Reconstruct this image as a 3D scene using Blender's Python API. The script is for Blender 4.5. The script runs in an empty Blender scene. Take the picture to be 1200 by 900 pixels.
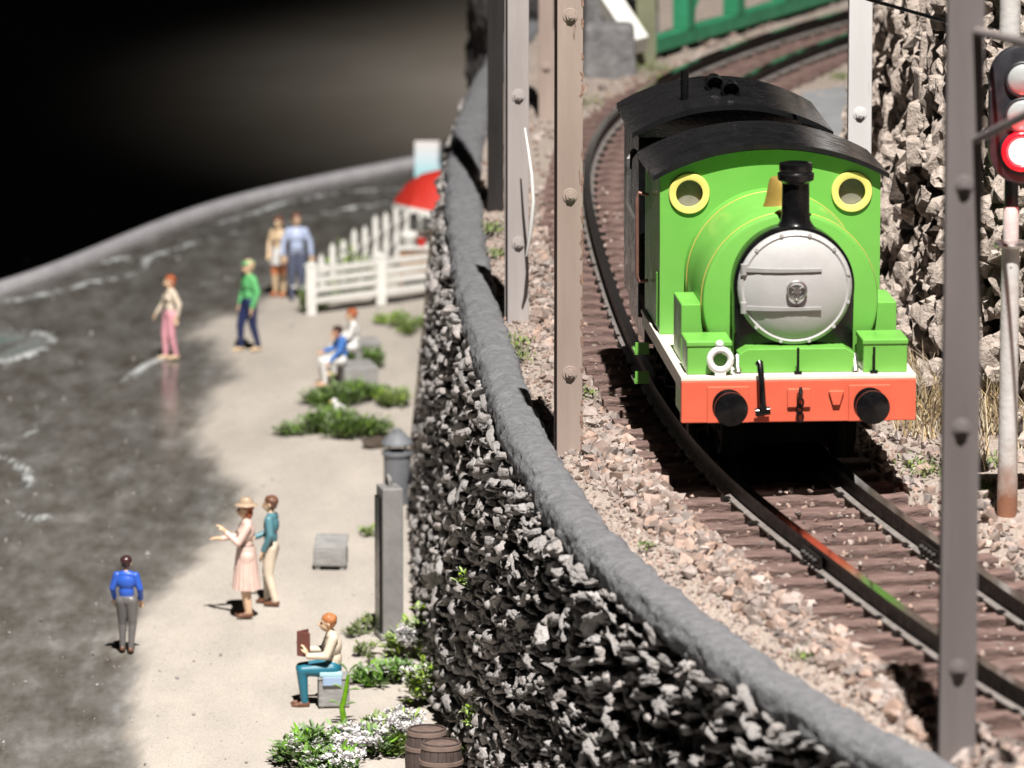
import bpy, bmesh, math, random
import numpy as np
from mathutils import Vector, Matrix, noise

# ---------------------------------------------------------------- camera, world, lamps, exposure
# A garden-scale model railway: lengths below are in centimetres, U turns them into metres.
U = 0.01
R = math.radians
SC = bpy.context.scene
COL = SC.collection
PITCH, FPX, CAMH = 10.0, 7600.0, 65.0          # pitch down, focal length in photo pixels (1200 wide), height over the sand

cam_d = bpy.data.cameras.new('camera')
cam_d.sensor_width = 36.0
cam_d.lens = FPX / 1200.0 * 36.0
cam_d.clip_start = 0.05
cam_d.clip_end = 60.0
cam_d.dof.use_dof = True
cam_d.dof.focus_distance = 2.66
cam_d.dof.aperture_fstop = 28.0
cam = bpy.data.objects.new('camera', cam_d)
COL.objects.link(cam)
cam.location = (0, 0, CAMH * U)
cam.rotation_euler = (R(90 - PITCH), 0, 0)
SC.camera = cam

world = bpy.data.worlds.new('World')
SC.world = world
world.use_nodes = True
bgn = world.node_tree.nodes['Background']
bgn.inputs[0].default_value = (0.9, 0.93, 1.0, 1)
bgn.inputs[1].default_value = 0.003

def spot(name, loc, target, power, cone, blend, radius, color):
    ld = bpy.data.lights.new(name, 'SPOT')
    ld.energy = power; ld.spot_size = R(cone); ld.spot_blend = blend
    ld.shadow_soft_size = radius; ld.color = color
    o = bpy.data.objects.new(name, ld); COL.objects.link(o)
    o.location = Vector(loc) * U
    o.rotation_euler = (Vector(target) - Vector(loc)).to_track_quat('-Z', 'Y').to_euler()
    return o
# exhibition spotlight over the visitor's right shoulder, high up
spot('exhibition_spotlight', (23, 92, 345), (0, 304, 8), 1500, 42, 0.22, 0.016, (1.0, 0.955, 0.90))
# a dim hall lamp that leaves a soft pool on the hall floor far behind the layout
spot('hall_lamp', (172, 960, 330), (172, 965, -60), 1500, 60, 0.55, 0.25, (1.0, 0.93, 0.84))

SC.cycles.diffuse_bounces = 1          # hard exhibition light, little fill in the shadows
SC.view_settings.view_transform = 'Standard'
SC.view_settings.look = 'None'
SC.view_settings.exposure = 0.0
SC.view_settings.gamma = 1.0
SC.view_settings.use_curve_mapping = False

random.seed(7)
rng = np.random.default_rng(7)

# ---------------------------------------------------------------- helpers
_c, _s = math.cos(R(PITCH)), math.sin(R(PITCH))
def ray(px, py):
    x = (px - 600) / FPX; y = (py - 450) / FPX
    return Vector((x, _c - y * _s, -_s - y * _c))
def at(px, py, z=0.0):                 # where the line of sight meets the level z (cm)
    r = ray(px, py); k = (z - CAMH) / r.z
    return Vector((r.x * k, r.y * k, z))
def atd(px, py, d):                    # where it is d cm away over the ground
    r = ray(px, py); k = d / r.y
    return Vector((r.x * k, d, CAMH + r.z * k))
def proj(p):
    x, y, z = p[0], p[1], p[2] - CAMH
    w = y * _c - z * _s
    return 600 + FPX * x / w, 450 - FPX * (y * _s + z * _c) / w
def pxcm(d):
    return FPX / (d * 1.02)

class MB:
    def __init__(s): s.v = []; s.f = []; s.m = []; s.n = 0
    def add(s, v, f, m=0):
        v = np.asarray(v, float).reshape(-1, 3)
        s.v.append(v); s.f += [tuple(int(i) + s.n for i in q) for q in f]; s.m += [m] * len(f)
        s.n += len(v); return s
    def box(s, c, size, rz=0.0, rx=0.0, ry=0.0, m=0, taper=1.0):
        hx, hy, hz = [k / 2 for k in size]
        v = [(-hx, -hy, -hz), (hx, -hy, -hz), (hx, hy, -hz), (-hx, hy, -hz),
             (-hx*taper, -hy*taper, hz), (hx*taper, -hy*taper, hz), (hx*taper, hy*taper, hz), (-hx*taper, hy*taper, hz)]
        M_ = Matrix.Rotation(rz, 3, 'Z') @ Matrix.Rotation(rx, 3, 'X') @ Matrix.Rotation(ry, 3, 'Y')
        v = [tuple(M_ @ Vector(p) + Vector(c)) for p in v]
        return s.add(v, [(3,2,1,0), (4,5,6,7), (0,1,5,4), (1,2,6,5), (2,3,7,6), (3,0,4,7)], m)
    def cyl(s, p0, p1, r0, r1=None, n=16, m=0, caps=True):
        r1 = r0 if r1 is None else r1
        return s.rings([p0, p1], [r0, r1], n, m, caps)
    def rings(s, pts, rad, n=12, m=0, caps=True):
        pts = [Vector(p) for p in pts]; V = []; F = []
        for i, p in enumerate(pts):
            t = (pts[min(i+1, len(pts)-1)] - pts[max(i-1, 0)]).normalized()
            if i == 0:
                a = t.orthogonal().normalized()
            else:
                a = (a - t * a.dot(t))
                a = a.normalized() if a.length > 1e-6 else t.orthogonal().normalized()
            b = t.cross(a)
            r = rad[i] if hasattr(rad, '__len__') else rad
            for k in range(n):
                an = 2 * math.pi * k / n
                V.append(tuple(p + (a * math.cos(an) + b * math.sin(an)) * r))
        for i in range(len(pts) - 1):
            for k in range(n):
                k2 = (k + 1) % n
                F.append((i*n+k, i*n+k2, (i+1)*n+k2, (i+1)*n+k))
        if caps:
            F.append(tuple(range(n))[::-1]); F.append(tuple((len(pts)-1)*n + k for k in range(n)))
        return s.add(V, F, m)
    def lathe(s, prof, c=(0,0,0), axis='Z', n=24, m=0, jitter=None):   # prof: (radius, height)
        V = []; F = []
        for (r, h) in prof:
            for k in range(n):
                a = 2 * math.pi * k / n
                rr = r * (jitter(a, h) if jitter else 1)
                x, y = rr * math.cos(a), rr * math.sin(a)
                p = (x, y, h) if axis == 'Z' else ((x, h, y) if axis == 'Y' else (h, x, y))
                V.append((p[0]+c[0], p[1]+c[1], p[2]+c[2]))
        L = len(prof)
        for i in range(L - 1):
            for k in range(n):
                k2 = (k+1) % n
                q = (i*n+k, i*n+k2, (i+1)*n+k2, (i+1)*n+k)
                F.append(q if axis != 'Y' else q[::-1])
        F.append(tuple(range(n)) if axis == 'Y' else tuple(range(n))[::-1])
        e = tuple((L-1)*n + k for k in range(n)); F.append(e[::-1] if axis == 'Y' else e)
        return s.add(V, F, m)
    def ell(s, c, r, n=16, k=10, m=0, rot=None):
        V = [(0, 0, -1)]; F = []
        for i in range(1, k):
            t = math.pi * i / k
            for j in range(n):
                a = 2*math.pi*j/n
                V.append((math.sin(t)*math.cos(a), math.sin(t)*math.sin(a), -math.cos(t)))
        V.append((0, 0, 1)); e = len(V) - 1
        for j in range(n):
            j2 = (j+1) % n
            F.append((0, 1+j2, 1+j)); F.append((e, e-n+j, e-n+j2))
            for i in range(k-2):
                F.append((1+i*n+j, 1+i*n+j2, 1+(i+1)*n+j2, 1+(i+1)*n+j))
        V = np.array(V) * np.array(r)
        if rot is not None: V = V @ np.array(rot.to_3x3()).T
        return s.add(V + np.array(c), F, m)
    def prism(s, poly, lo, hi, axis='Y', m=0):      # polygon in the two other axes, extruded along axis
        n = len(poly); V = []
        for h in (lo, hi):
            for (a, b) in poly:
                V.append((a, h, b) if axis == 'Y' else ((a, b, h) if axis == 'Z' else (h, a, b)))
        F = [tuple(range(n)), tuple(range(n, 2*n))[::-1]]
        for i in range(n):
            j = (i+1) % n
            F.append((i, n+i, n+j, j))
        return s.add(V, F, m)
    def mesh(s, name, mats=(), smooth=False, recalc=True):
        me = bpy.data.meshes.new(name)
        V = np.concatenate(s.v) * U if s.v else np.zeros((0, 3))
        me.from_pydata(V.tolist(), [], s.f)
        for m_ in mats: me.materials.append(m_)
        if len(mats) > 1: me.polygons.foreach_set('material_index', s.m)
        if recalc:
            bm = bmesh.new(); bm.from_mesh(me)
            bmesh.ops.recalc_face_normals(bm, faces=bm.faces); bm.to_mesh(me); bm.free()
        if smooth: me.polygons.foreach_set('use_smooth', [True] * len(me.polygons))
        me.update()
        return me

def mats_of(m): return m if isinstance(m, (list, tuple)) else [m]
def link(name, data, parent=None, loc=(0,0,0), rz=0.0):
    o = bpy.data.objects.new(name, data); COL.objects.link(o)
    o.location = Vector(loc) * U; o.rotation_euler = (0, 0, rz)
    if parent is not None: o.parent = parent
    return o
def bevel_mesh(me, w, seg=2, ang=35):
    bm = bmesh.new(); bm.from_mesh(me)
    ed = [e for e in bm.edges if len(e.link_faces) == 2 and e.calc_face_angle(0) > R(ang)]
    bmesh.ops.bevel(bm, geom=ed, offset=w * U, segments=seg, profile=0.5, affect='EDGES', clamp_overlap=True)
    bm.to_mesh(me); bm.free()
def autosmooth(me, ang=40):
    me.polygons.foreach_set('use_smooth', [True] * len(me.polygons))
    bm = bmesh.new(); bm.from_mesh(me)
    for e in bm.edges: e.smooth = not (len(e.link_faces) == 2 and e.calc_face_angle(0) > R(ang))
    bm.to_mesh(me); bm.free()
def part(mb, name, mat, parent, loc=(0,0,0), rz=0.0, bev=0, smooth=0, label=None, kind=None):
    me = mb.mesh(name, mats_of(mat))
    if bev: bevel_mesh(me, bev)
    if smooth: autosmooth(me, smooth)
    o = link(name, me, parent, loc, rz)
    if label: o['label'] = label
    if kind: o['kind'] = kind
    return o
def tag(o, label, cat, group=None):
    o['label'] = label; o['category'] = cat
    if group: o['group'] = group
    return o
def thing(name, label, cat, loc=(0,0,0), rz=0.0, group=None):
    o = bpy.data.objects.new(name, None); COL.objects.link(o)
    o.empty_display_size = 0.01
    o.location = Vector(loc) * U; o.rotation_euler = (0, 0, rz)
    return tag(o, label, cat, group)
def struct(o, kind='structure'):
    o['kind'] = kind; return o
def curve_path(P, step, smooth=3):
    P = [np.array(p, float) for p in P]; out = []
    for i in range(len(P) - 1):
        p0, p1, p2, p3 = P[max(i-1,0)], P[i], P[i+1], P[min(i+2,len(P)-1)]
        for t in np.linspace(0, 1, 40, endpoint=False):
            out.append(0.5*((2*p1)+(-p0+p2)*t+(2*p0-5*p1+4*p2-p3)*t*t+(-p0+3*p1-3*p2+p3)*t**3))
    out.append(P[-1]); A = np.array(out)
    seg = np.r_[0, np.cumsum(np.linalg.norm(np.diff(A, axis=0), axis=1))]
    n = int(seg[-1] / step); s = np.linspace(0, seg[-1], n + 1)
    B = np.stack([np.interp(s, seg, A[:, k]) for k in range(A.shape[1])], 1)
    w = max(1, int(8 / step))
    for _ in range(smooth):
        pad = np.concatenate([np.repeat(B[:1], w, 0), B, np.repeat(B[-1:], w, 0)])
        ker = np.ones(2*w+1) / (2*w+1)
        C_ = np.stack([np.convolve(pad[:, k], ker, 'valid') for k in range(B.shape[1])], 1)
        C_[:w] = B[:w]; C_[-w:] = B[-w:]; B = C_
    T = np.gradient(B, axis=0); T /= np.linalg.norm(T, axis=1)[:, None]
    return B, T
def nz(x, y, z=0.0): return noise.noise((x, y, z))
def fbm(x, y, z=0.0, o=4):
    a, f, r = 1.0, 1.0, 0.0
    for _ in range(o):
        r += a * noise.noise((x*f, y*f, z*f)); a *= 0.5; f *= 2.03
    return r

# ---------------------------------------------------------------- materials (all node based)
def M(name, c1, c2=None, ns=120, rough=0.6, metal=0.0, bump=0.0, bs=400, bd=0.001, isl=0.0, spec=0.5,
      spots=None, ss=300, sth=0.62, coat=0.0, stretch=(1,1,1), rvar=0.12, trans=0.0):
    m = bpy.data.materials.new(name); m.use_nodes = True
    nt = m.node_tree; N = nt.nodes; L = nt.links
    b = N['Principled BSDF']
    b.inputs['Metallic'].default_value = metal
    b.inputs['Specular IOR Level'].default_value = spec
    if coat: b.inputs['Coat Weight'].default_value = coat; b.inputs['Coat Roughness'].default_value = 0.12
    tc = N.new('ShaderNodeTexCoord'); mp = N.new('ShaderNodeMapping'); mp.inputs['Scale'].default_value = stretch
    L.new(tc.outputs['Object'], mp.inputs['Vector'])
    def tex(scale, det=6):
        t = N.new('ShaderNodeTexNoise'); t.inputs['Scale'].default_value = scale; t.inputs['Detail'].default_value = det
        t.inputs['Roughness'].default_value = 0.62
        L.new(mp.outputs[0], t.inputs['Vector']); return t
    c2 = c2 or tuple(k * 0.8 for k in c1)
    t = tex(ns); ramp = N.new('ShaderNodeValToRGB')
    ramp.color_ramp.elements[0].position = 0.34; ramp.color_ramp.elements[0].color = (*c2, 1)
    ramp.color_ramp.elements[1].position = 0.66; ramp.color_ramp.elements[1].color = (*c1, 1)
    L.new(t.outputs['Fac'], ramp.inputs['Fac']); col = ramp.outputs['Color']
    if isl:
        g = N.new('ShaderNodeNewGeometry'); mr = N.new('ShaderNodeMapRange')
        mr.inputs[3].default_value = 1 - isl; mr.inputs[4].default_value = 1 + isl * 0.6
        L.new(g.outputs['Random Per Island'], mr.inputs[0])
        h = N.new('ShaderNodeHueSaturation'); L.new(mr.outputs[0], h.inputs['Value'])
        mr2 = N.new('ShaderNodeMapRange'); mr2.inputs[3].default_value = 0.55; mr2.inputs[4].default_value = 1.25
        mu = N.new('ShaderNodeMath'); mu.operation = 'MULTIPLY'; mu.inputs[1].default_value = 7.31
        fr = N.new('ShaderNodeMath'); fr.operation = 'FRACT'
        L.new(g.outputs['Random Per Island'], mu.inputs[0]); L.new(mu.outputs[0], fr.inputs[0]); L.new(fr.outputs[0], mr2.inputs[0])
        L.new(mr2.outputs[0], h.inputs['Saturation']); L.new(col, h.inputs['Color']); col = h.outputs['Color']
    if spots:
        t2 = tex(ss, 8); r2 = N.new('ShaderNodeValToRGB')
        r2.color_ramp.elements[0].position = sth; r2.color_ramp.elements[1].position = sth + 0.03
        L.new(t2.outputs['Fac'], r2.inputs['Fac'])
        mx = N.new('ShaderNodeMix'); mx.data_type = 'RGBA'
        L.new(r2.outputs['Color'], mx.inputs[0]); L.new(col, mx.inputs[6]); mx.inputs[7].default_value = (*spots, 1)
        col = mx.outputs[2]
    L.new(col, b.inputs['Base Color'])
    t3 = tex(ns * 1.7 + 37); mr3 = N.new('ShaderNodeMapRange')
    mr3.inputs[1].default_value = 0.3; mr3.inputs[2].default_value = 0.7
    mr3.inputs[3].default_value = max(0.03, rough - rvar); mr3.inputs[4].default_value = min(1, rough + rvar)
    L.new(t3.outputs['Fac'], mr3.inputs[0]); L.new(mr3.outputs[0], b.inputs['Roughness'])
    if bump:
        t4 = tex(bs, 8); bp = N.new('ShaderNodeBump'); bp.inputs['Strength'].default_value = bump; bp.inputs['Distance'].default_value = bd
        L.new(t4.outputs['Fac'], bp.inputs['Height']); L.new(bp.outputs[0], b.inputs['Normal'])
    if trans:
        b.inputs['Subsurface Weight'].default_value = trans
        b.inputs['Subsurface Radius'].default_value = (0.002, 0.002, 0.001)
    return m
def emis(name, col, s):
    m = bpy.data.materials.new(name); m.use_nodes = True
    b = m.node_tree.nodes['Principled BSDF']
    b.inputs['Base Color'].default_value = (*col, 1); b.inputs['Emission Color'].default_value = (*col, 1)
    b.inputs['Emission Strength'].default_value = s; b.inputs['Roughness'].default_value = 0.2
    return m
# ---------------------------------------------------------------- the setting
def attr_mat_sand():
    m = bpy.data.materials.new('sand'); m.use_nodes = True
    nt = m.node_tree; N = nt.nodes; L = nt.links; b = N['Principled BSDF']
    tc = N.new('ShaderNodeTexCoord')
    def tex(s, d=8, r=0.6):
        t = N.new('ShaderNodeTexNoise'); t.inputs['Scale'].default_value = s; t.inputs['Detail'].default_value = d
        t.inputs['Roughness'].default_value = r; mpn = N.new('ShaderNodeMapping'); mpn.inputs['Scale'].default_value = (1, 0.32, 1); L.new(tc.outputs['Object'], mpn.inputs[0]); L.new(mpn.outputs[0], t.inputs['Vector']); return t
    def ramp(src, stops):
        r = N.new('ShaderNodeValToRGB'); e = r.color_ramp.elements
        e[0].position, e[0].color = stops[0][0], (*stops[0][1], 1); e[1].position, e[1].color = stops[-1][0], (*stops[-1][1], 1)
        for p, c in stops[1:-1]:
            q = e.new(p); q.color = (*c, 1)
        L.new(src, r.inputs['Fac']); return r
    fine = tex(1400, 6, 0.75); mid = tex(28); big = tex(9)
    dry = ramp(fine.outputs['Fac'], [(0.30, (0.31, 0.275, 0.245)), (0.47, (0.48, 0.44, 0.40)), (0.70, (0.57, 0.53, 0.49))])
    wetn = tex(60, 10, 0.74)
    wet = ramp(wetn.outputs['Fac'], [(0.28, (0.075, 0.066, 0.054)), (0.41, (0.135, 0.125, 0.111)), (0.55, (0.205, 0.20, 0.192)), (0.72, (0.36, 0.355, 0.35))])
    at_ = N.new('ShaderNodeAttribute'); at_.attribute_name = 'wet'
    mx = N.new('ShaderNodeMix'); mx.data_type = 'RGBA'
    L.new(at_.outputs['Fac'], mx.inputs[0]); L.new(dry.outputs[0], mx.inputs[6]); L.new(wet.outputs[0], mx.inputs[7])
    mm = N.new('ShaderNodeMix'); mm.data_type = 'RGBA'; mm.blend_type = 'MULTIPLY'; mm.inputs[0].default_value = 1
    tint = ramp(mid.outputs['Fac'], [(0.3, (0.80, 0.79, 0.77)), (0.7, (1.05, 1.03, 1.0))])
    L.new(mx.outputs[2], mm.inputs[6]); L.new(tint.outputs[0], mm.inputs[7]); L.new(mm.outputs[2], b.inputs['Base Color'])
    mr = N.new('ShaderNodeMapRange'); mr.inputs[3].default_value = 0.95; mr.inputs[4].default_value = 0.34
    L.new(at_.outputs['Fac'], mr.inputs[0]); L.new(mr.outputs[0], b.inputs['Roughness'])
    bp = N.new('ShaderNodeBump'); bp.inputs['Strength'].default_value = 0.35; bp.inputs['Distance'].default_value = 0.0006
    L.new(fine.outputs['Fac'], bp.inputs['Height']); L.new(bp.outputs[0], b.inputs['Normal'])
    return m
def mat_water():
    m = bpy.data.materials.new('shallow_water'); m.use_nodes = True
    nt = m.node_tree; N = nt.nodes; L = nt.links; b = N['Principled BSDF']; out = N['Material Output']
    tc = N.new('ShaderNodeTexCoord')
    t = N.new('ShaderNodeTexNoise'); t.inputs['Scale'].default_value = 160; t.inputs['Detail'].default_value = 8; t.inputs['Roughness'].default_value = 0.7
    mpn = N.new('ShaderNodeMapping'); mpn.inputs['Scale'].default_value = (1, 0.32, 1); L.new(tc.outputs['Object'], mpn.inputs[0]); L.new(mpn.outputs[0], t.inputs['Vector'])
    fo = N.new('ShaderNodeAttribute'); fo.attribute_name = 'foam'
    th = N.new('ShaderNodeMath'); th.operation = 'MULTIPLY_ADD'; th.inputs[1].default_value = 3.4; th.inputs[2].default_value = -2.35
    L.new(t.outputs['Fac'], th.inputs[0])
    ad = N.new('ShaderNodeMath'); ad.operation = 'ADD'; ad.use_clamp = True
    fm = N.new('ShaderNodeMath'); fm.operation = 'MULTIPLY'; fm.inputs[1].default_value = 1.45; L.new(fo.outputs['Fac'], fm.inputs[0]); L.new(th.outputs[0], ad.inputs[0]); L.new(fm.outputs[0], ad.inputs[1])
    tl = N.new('ShaderNodeAttribute'); tl.attribute_name = 'teal'
    cm = N.new('ShaderNodeMix'); cm.data_type = 'RGBA'; cm.inputs[6].default_value = (0.62, 0.64, 0.64, 1); cm.inputs[7].default_value = (0.06, 0.12, 0.105, 1)
    L.new(tl.outputs['Fac'], cm.inputs[0]); L.new(cm.outputs[2], b.inputs['Base Color'])
    sub = N.new('ShaderNodeMath'); sub.operation = 'MAXIMUM'
    g0 = N.new('ShaderNodeMath'); g0.operation = 'MULTIPLY'; g0.use_clamp = True; fk_ = N.new('ShaderNodeMath'); fk_.operation = 'MULTIPLY'; fk_.inputs[1].default_value = 6.0; fk_.use_clamp = True; L.new(fo.outputs['Fac'], fk_.inputs[0]); L.new(ad.outputs[0], g0.inputs[0]); L.new(fk_.outputs[0], g0.inputs[1]); L.new(g0.outputs[0], sub.inputs[0]); L.new(tl.outputs['Fac'], sub.inputs[1])
    b.inputs['Roughness'].default_value = 0.35
    tr = N.new('ShaderNodeBsdfTransparent'); tr.inputs[0].default_value = (1, 1, 1, 1)
    gl = N.new('ShaderNodeBsdfGlossy'); gl.inputs['Roughness'].default_value = 0.16
    bp = N.new('ShaderNodeBump'); bp.inputs['Strength'].default_value = 0.12; bp.inputs['Distance'].default_value = 0.001
    L.new(t.outputs['Fac'], bp.inputs['Height']); L.new(bp.outputs[0], gl.inputs['Normal']); 
    fr = N.new('ShaderNodeFresnel'); fr.inputs[0].default_value = 1.33
    m1 = N.new('ShaderNodeMixShader'); fl = N.new('ShaderNodeAttribute'); fl.attribute_name = 'film'; fx = N.new('ShaderNodeMath'); fx.operation = 'MULTIPLY'; L.new(fr.outputs[0], fx.inputs[0]); L.new(fl.outputs['Fac'], fx.inputs[1]); L.new(fx.outputs[0], m1.inputs[0]); L.new(tr.outputs[0], m1.inputs[1]); L.new(gl.outputs[0], m1.inputs[2])
    m2 = N.new('ShaderNodeMixShader'); L.new(sub.outputs[0], m2.inputs[0]); L.new(m1.outputs[0], m2.inputs[1]); L.new(b.outputs[0], m2.inputs[2])
    L.new(m2.outputs[0], out.inputs['Surface'])
    return m

m_sand = attr_mat_sand(); m_water = mat_water()
m_rim = M('rim_paint', (0.44, 0.43, 0.45), (0.34, 0.33, 0.35), 90, 0.45, bump=0.2)
m_hall = M('hall_floor', (0.20, 0.185, 0.17), (0.12, 0.105, 0.085), 1.1, 0.6)
m_gravel = M('fine_gravel', (0.46, 0.38, 0.325), (0.24, 0.20, 0.175), 700, 0.9, bump=0.9, bs=650, bd=0.0016, spots=(0.55, 0.50, 0.46), ss=900, sth=0.60)
m_ballast = M('ballast', (0.40, 0.305, 0.26), (0.255, 0.188, 0.16), 260, 0.85, bump=0.5, bs=700, bd=0.0006, isl=0.42)
m_slab = M('concrete', (0.27, 0.275, 0.285), (0.21, 0.215, 0.225), 60, 0.8, bump=0.3)
m_tie = M('sleeper_wood', (0.215, 0.110, 0.085), (0.095, 0.044, 0.034), 170, 0.75, bump=1.0, bs=420, bd=0.0016, isl=0.35, spots=(0.34, 0.29, 0.255), ss=260, sth=0.63, stretch=(0.45, 1.4, 1.4))
m_rail = M('rail_steel_shaded', (0.016, 0.013, 0.012), (0.010, 0.008, 0.007), 160, 0.5, metal=0.0, spec=0.25, bump=0.12)  # steel taken near black to carry the shade on the rail sides
m_railfoot = M('rail_foot_lit', (0.22, 0.20, 0.19), (0.15, 0.13, 0.12), 200, 0.6, bump=0.3)  # same rail in paler grey, as the strip that catches light
m_railhead = M('rail_head', (0.42, 0.39, 0.36), (0.32, 0.29, 0.27), 300, 0.10, metal=1.0, rvar=0.05)
m_wallstone = M('wall_stone', (0.48, 0.445, 0.43), (0.34, 0.312, 0.30), 420, 0.95, bump=1.0, bs=480, bd=0.0028, isl=0.28)
m_walldark = M('wall_void_shade', (0.016, 0.014, 0.013), (0.008, 0.007, 0.007), 300, 0.95, bump=1.0, bs=500, bd=0.002)  # near-black core, shade of the voids between stones put into colour
m_coping = M('coping_mortar', (0.215, 0.216, 0.230), (0.140, 0.141, 0.152), 190, 0.9, bump=1.0, bs=420, bd=0.0026, spots=(0.38, 0.38, 0.39), ss=520, sth=0.69)
m_rock = M('limestone', (0.54, 0.46, 0.405), (0.38, 0.315, 0.27), 200, 0.9, bump=1.0, bs=420, bd=0.002)
m_rockdark = M('rock_gap_shade', (0.10, 0.075, 0.06), (0.05, 0.037, 0.03), 200, 0.95, bump=1.0, bs=420, bd=0.002)  # core darkened so the gaps between boulders read as shade
m_quoin = M('pale_block', (0.50, 0.48, 0.455), (0.40, 0.385, 0.37), 160, 0.8, bump=0.5, bs=500)
m_mass = M('blackened_mass', (0.050, 0.045, 0.045), (0.025, 0.022, 0.022), 100, 0.9, bump=1.0, bs=250, bd=0.002)  # near black so the added mass stays dark under the spotlight
m_greystone = M('grey_stone', (0.22, 0.215, 0.22), (0.12, 0.118, 0.12), 120, 0.9, bump=1.0, bs=260, bd=0.002)

# hall floor far below and behind
mb = MB(); mb.add([(-900, -200, -60), (900, -200, -60), (900, 2600, -60), (-900, 2600, -60)], [(0,1,2,3)])
struct(link('floor', mb.mesh('floor', [m_hall], recalc=False)))

# plan of the layout's far edge (cm), sampled from left to right
RIM = np.array([(-75, 322), (-60, 352), (-45, 380), (-32, 402), (-26, 420), (-20.2, 438), (-13.6, 449.5), (-6.7, 459.5), (2, 471), (14, 484)], float)
def rim_d(x): return np.interp(x, RIM[:, 0], RIM[:, 1])
RP, RT = curve_path(RIM, 1.0, 2)
prof = [(-0.1, -9.0), (-0.1, 0.15), (0.1, 0.42), (0.55, 0.45), (0.75, 0.25), (0.75, -9.0)]
V = []; F = []; np_ = len(prof)
for p, t in zip(RP, RT):
    nrm = np.array([-t[1], t[0]])
    for (a, h) in prof: V.append((p[0] + nrm[0]*a, p[1] + nrm[1]*a, h))
for i in range(len(RP) - 1):
    for k in range(np_ - 1): F.append((i*np_+k, (i+1)*np_+k, (i+1)*np_+k+1, i*np_+k+1))
mb = MB().add(V, F); struct(link('rim', mb.mesh('rim', [m_rim], smooth=True)))

# wet edge of the sand, traced on the level sand
WET = [(620, 255), (540, 285), (470, 300), (400, 318), (350, 334), (316, 352), (296, 368), (262, 374), (238, 388), (262, 402),
       (272, 420), (284, 440), (256, 462), (238, 490), (240, 520), (262, 545), (292, 566), (298, 584), (270, 622),
       (232, 660), (205, 690), (172, 716), (150, 742), (176, 772), (168, 800), (160, 830), (172, 860), (166, 900), (150, 960), (120, 1060)]
WETP = np.array([(at(*p).x, at(*p).y) for p in WET])
def polydist(X, Y, P):
    D = np.full(X.shape, 1e9)
    for a, b in zip(P[:-1], P[1:]):
        ab = b - a; t = np.clip(((X - a[0]) * ab[0] + (Y - a[1]) * ab[1]) / (ab @ ab + 1e-9), 0, 1)
        D = np.minimum(D, np.hypot(X - a[0] - t * ab[0], Y - a[1] - t * ab[1]))
    return D
def inside(X, Y, P):
    c = np.zeros(X.shape, bool); n = len(P)
    for i in range(n):
        (x1, y1), (x2, y2) = P[i], P[(i+1) % n]
        if y1 == y2: continue
        c ^= ((y1 > Y) != (y2 > Y)) & (X < (x2 - x1) * (Y - y1) / (y2 - y1) + x1)
    return c
def wet_of(X, Y):
    w = np.array([fbm(x*0.45, y*0.16, 3.1, 4) for x, y in zip(X.ravel(), Y.ravel())]).reshape(X.shape)
    dryP = np.array(list(map(tuple, WETP)) + [(60, 180), (60, 560)])
    sgn = np.where(inside(X, Y, dryP), -1, 1)
    sd = sgn * polydist(X * 1.0, Y * 0.35, WETP * np.array([1, 0.35]))
    w = w + 0.5 * np.array([fbm(x*1.6, y*0.5, 8.1, 3) for x, y in zip(X.ravel(), Y.ravel())]).reshape(X.shape)
    sd = sd + w * 0.6
    w2 = np.clip((sd + 0.55) / 2.1, 0, 1); return w2 * w2 * (3 - 2 * w2) * 0.4 + 0.6 * np.clip((sd + 0.35) / 1.1, 0, 1), sd
FOAM = [[(-60, 436), (0, 424), (30, 418), (52, 410), (62, 402), (54, 394), (36, 390), (10, 387)],
        [(-40, 362), (20, 352), (70, 342), (110, 331), (145, 325), (166, 317), (172, 304), (150, 303), (125, 307)],
        [(128, 452), (145, 446), (160, 436), (176, 426), (194, 420)],
        [(0, 536), (22, 546), (36, 556), (32, 574)], [(20, 600), (44, 610), (60, 604)], [(5, 520), (25, 512), (46, 505)],
        [(215, 338), (255, 330), (300, 320), (330, 312)], [(330, 262), (380, 250), (440, 240), (500, 232)], [(260, 262), (330, 240), (400, 226), (470, 222)], [(180, 300), (240, 282), (290, 268)]]
FOAMP = [np.array([(at(*p).x, at(*p).y) for p in l]) for l in FOAM]
TEAL = [[(-60, 436), (0, 424), (52, 410), (62, 402), (46, 391), (-10, 386), (-60, 396)]]
TEALP = [np.array([(at(*p).x, at(*p).y) for p in l]) for l in TEAL]

def sheet(name, mat, xs, ratio, n, zf):
    X = np.repeat(xs[:, None], n, 1); D1 = rim_d(xs)
    tt = np.linspace(0, 1, n) ** ratio
    Y = 190 + (D1[:, None] - 0.05 - 190) * tt[None, :]
    wet, sd = wet_of(X, Y)
    Z = zf(X, Y, wet)
    nx = len(xs); idx = np.arange(nx * n).reshape(nx, n)
    F = np.stack([idx[:-1, :-1], idx[1:, :-1], idx[1:, 1:], idx[:-1, 1:]], -1).reshape(-1, 4)
    return X, Y, Z, wet, sd, F
xs = np.arange(-62, 9, 0.36)
def zsand(X, Y, wet):
    f = np.array([fbm(x*0.25, y*0.1, 9.0, 3) for x, y in zip(X.ravel(), Y.ravel())]).reshape(X.shape)
    return f * 0.10 * (1 - 0.6 * wet) - 0.10 * wet + rng.normal(0, 0.012, X.shape) * (1 - wet)
X, Y, Z, wet, sd, F = sheet('beach', m_sand, xs, 1.0, 460, zsand)
me = bpy.data.meshes.new('beach')
P3 = np.stack([X, Y, Z], -1).reshape(-1, 3)
me.from_pydata((P3 * U).tolist(), [], F.tolist()); me.materials.append(m_sand)
a_ = me.attributes.new('wet', 'FLOAT', 'POINT'); a_.data.foreach_set('value', wet.ravel())
me.polygons.foreach_set('use_smooth', [True] * len(me.polygons)); me.update()
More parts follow.
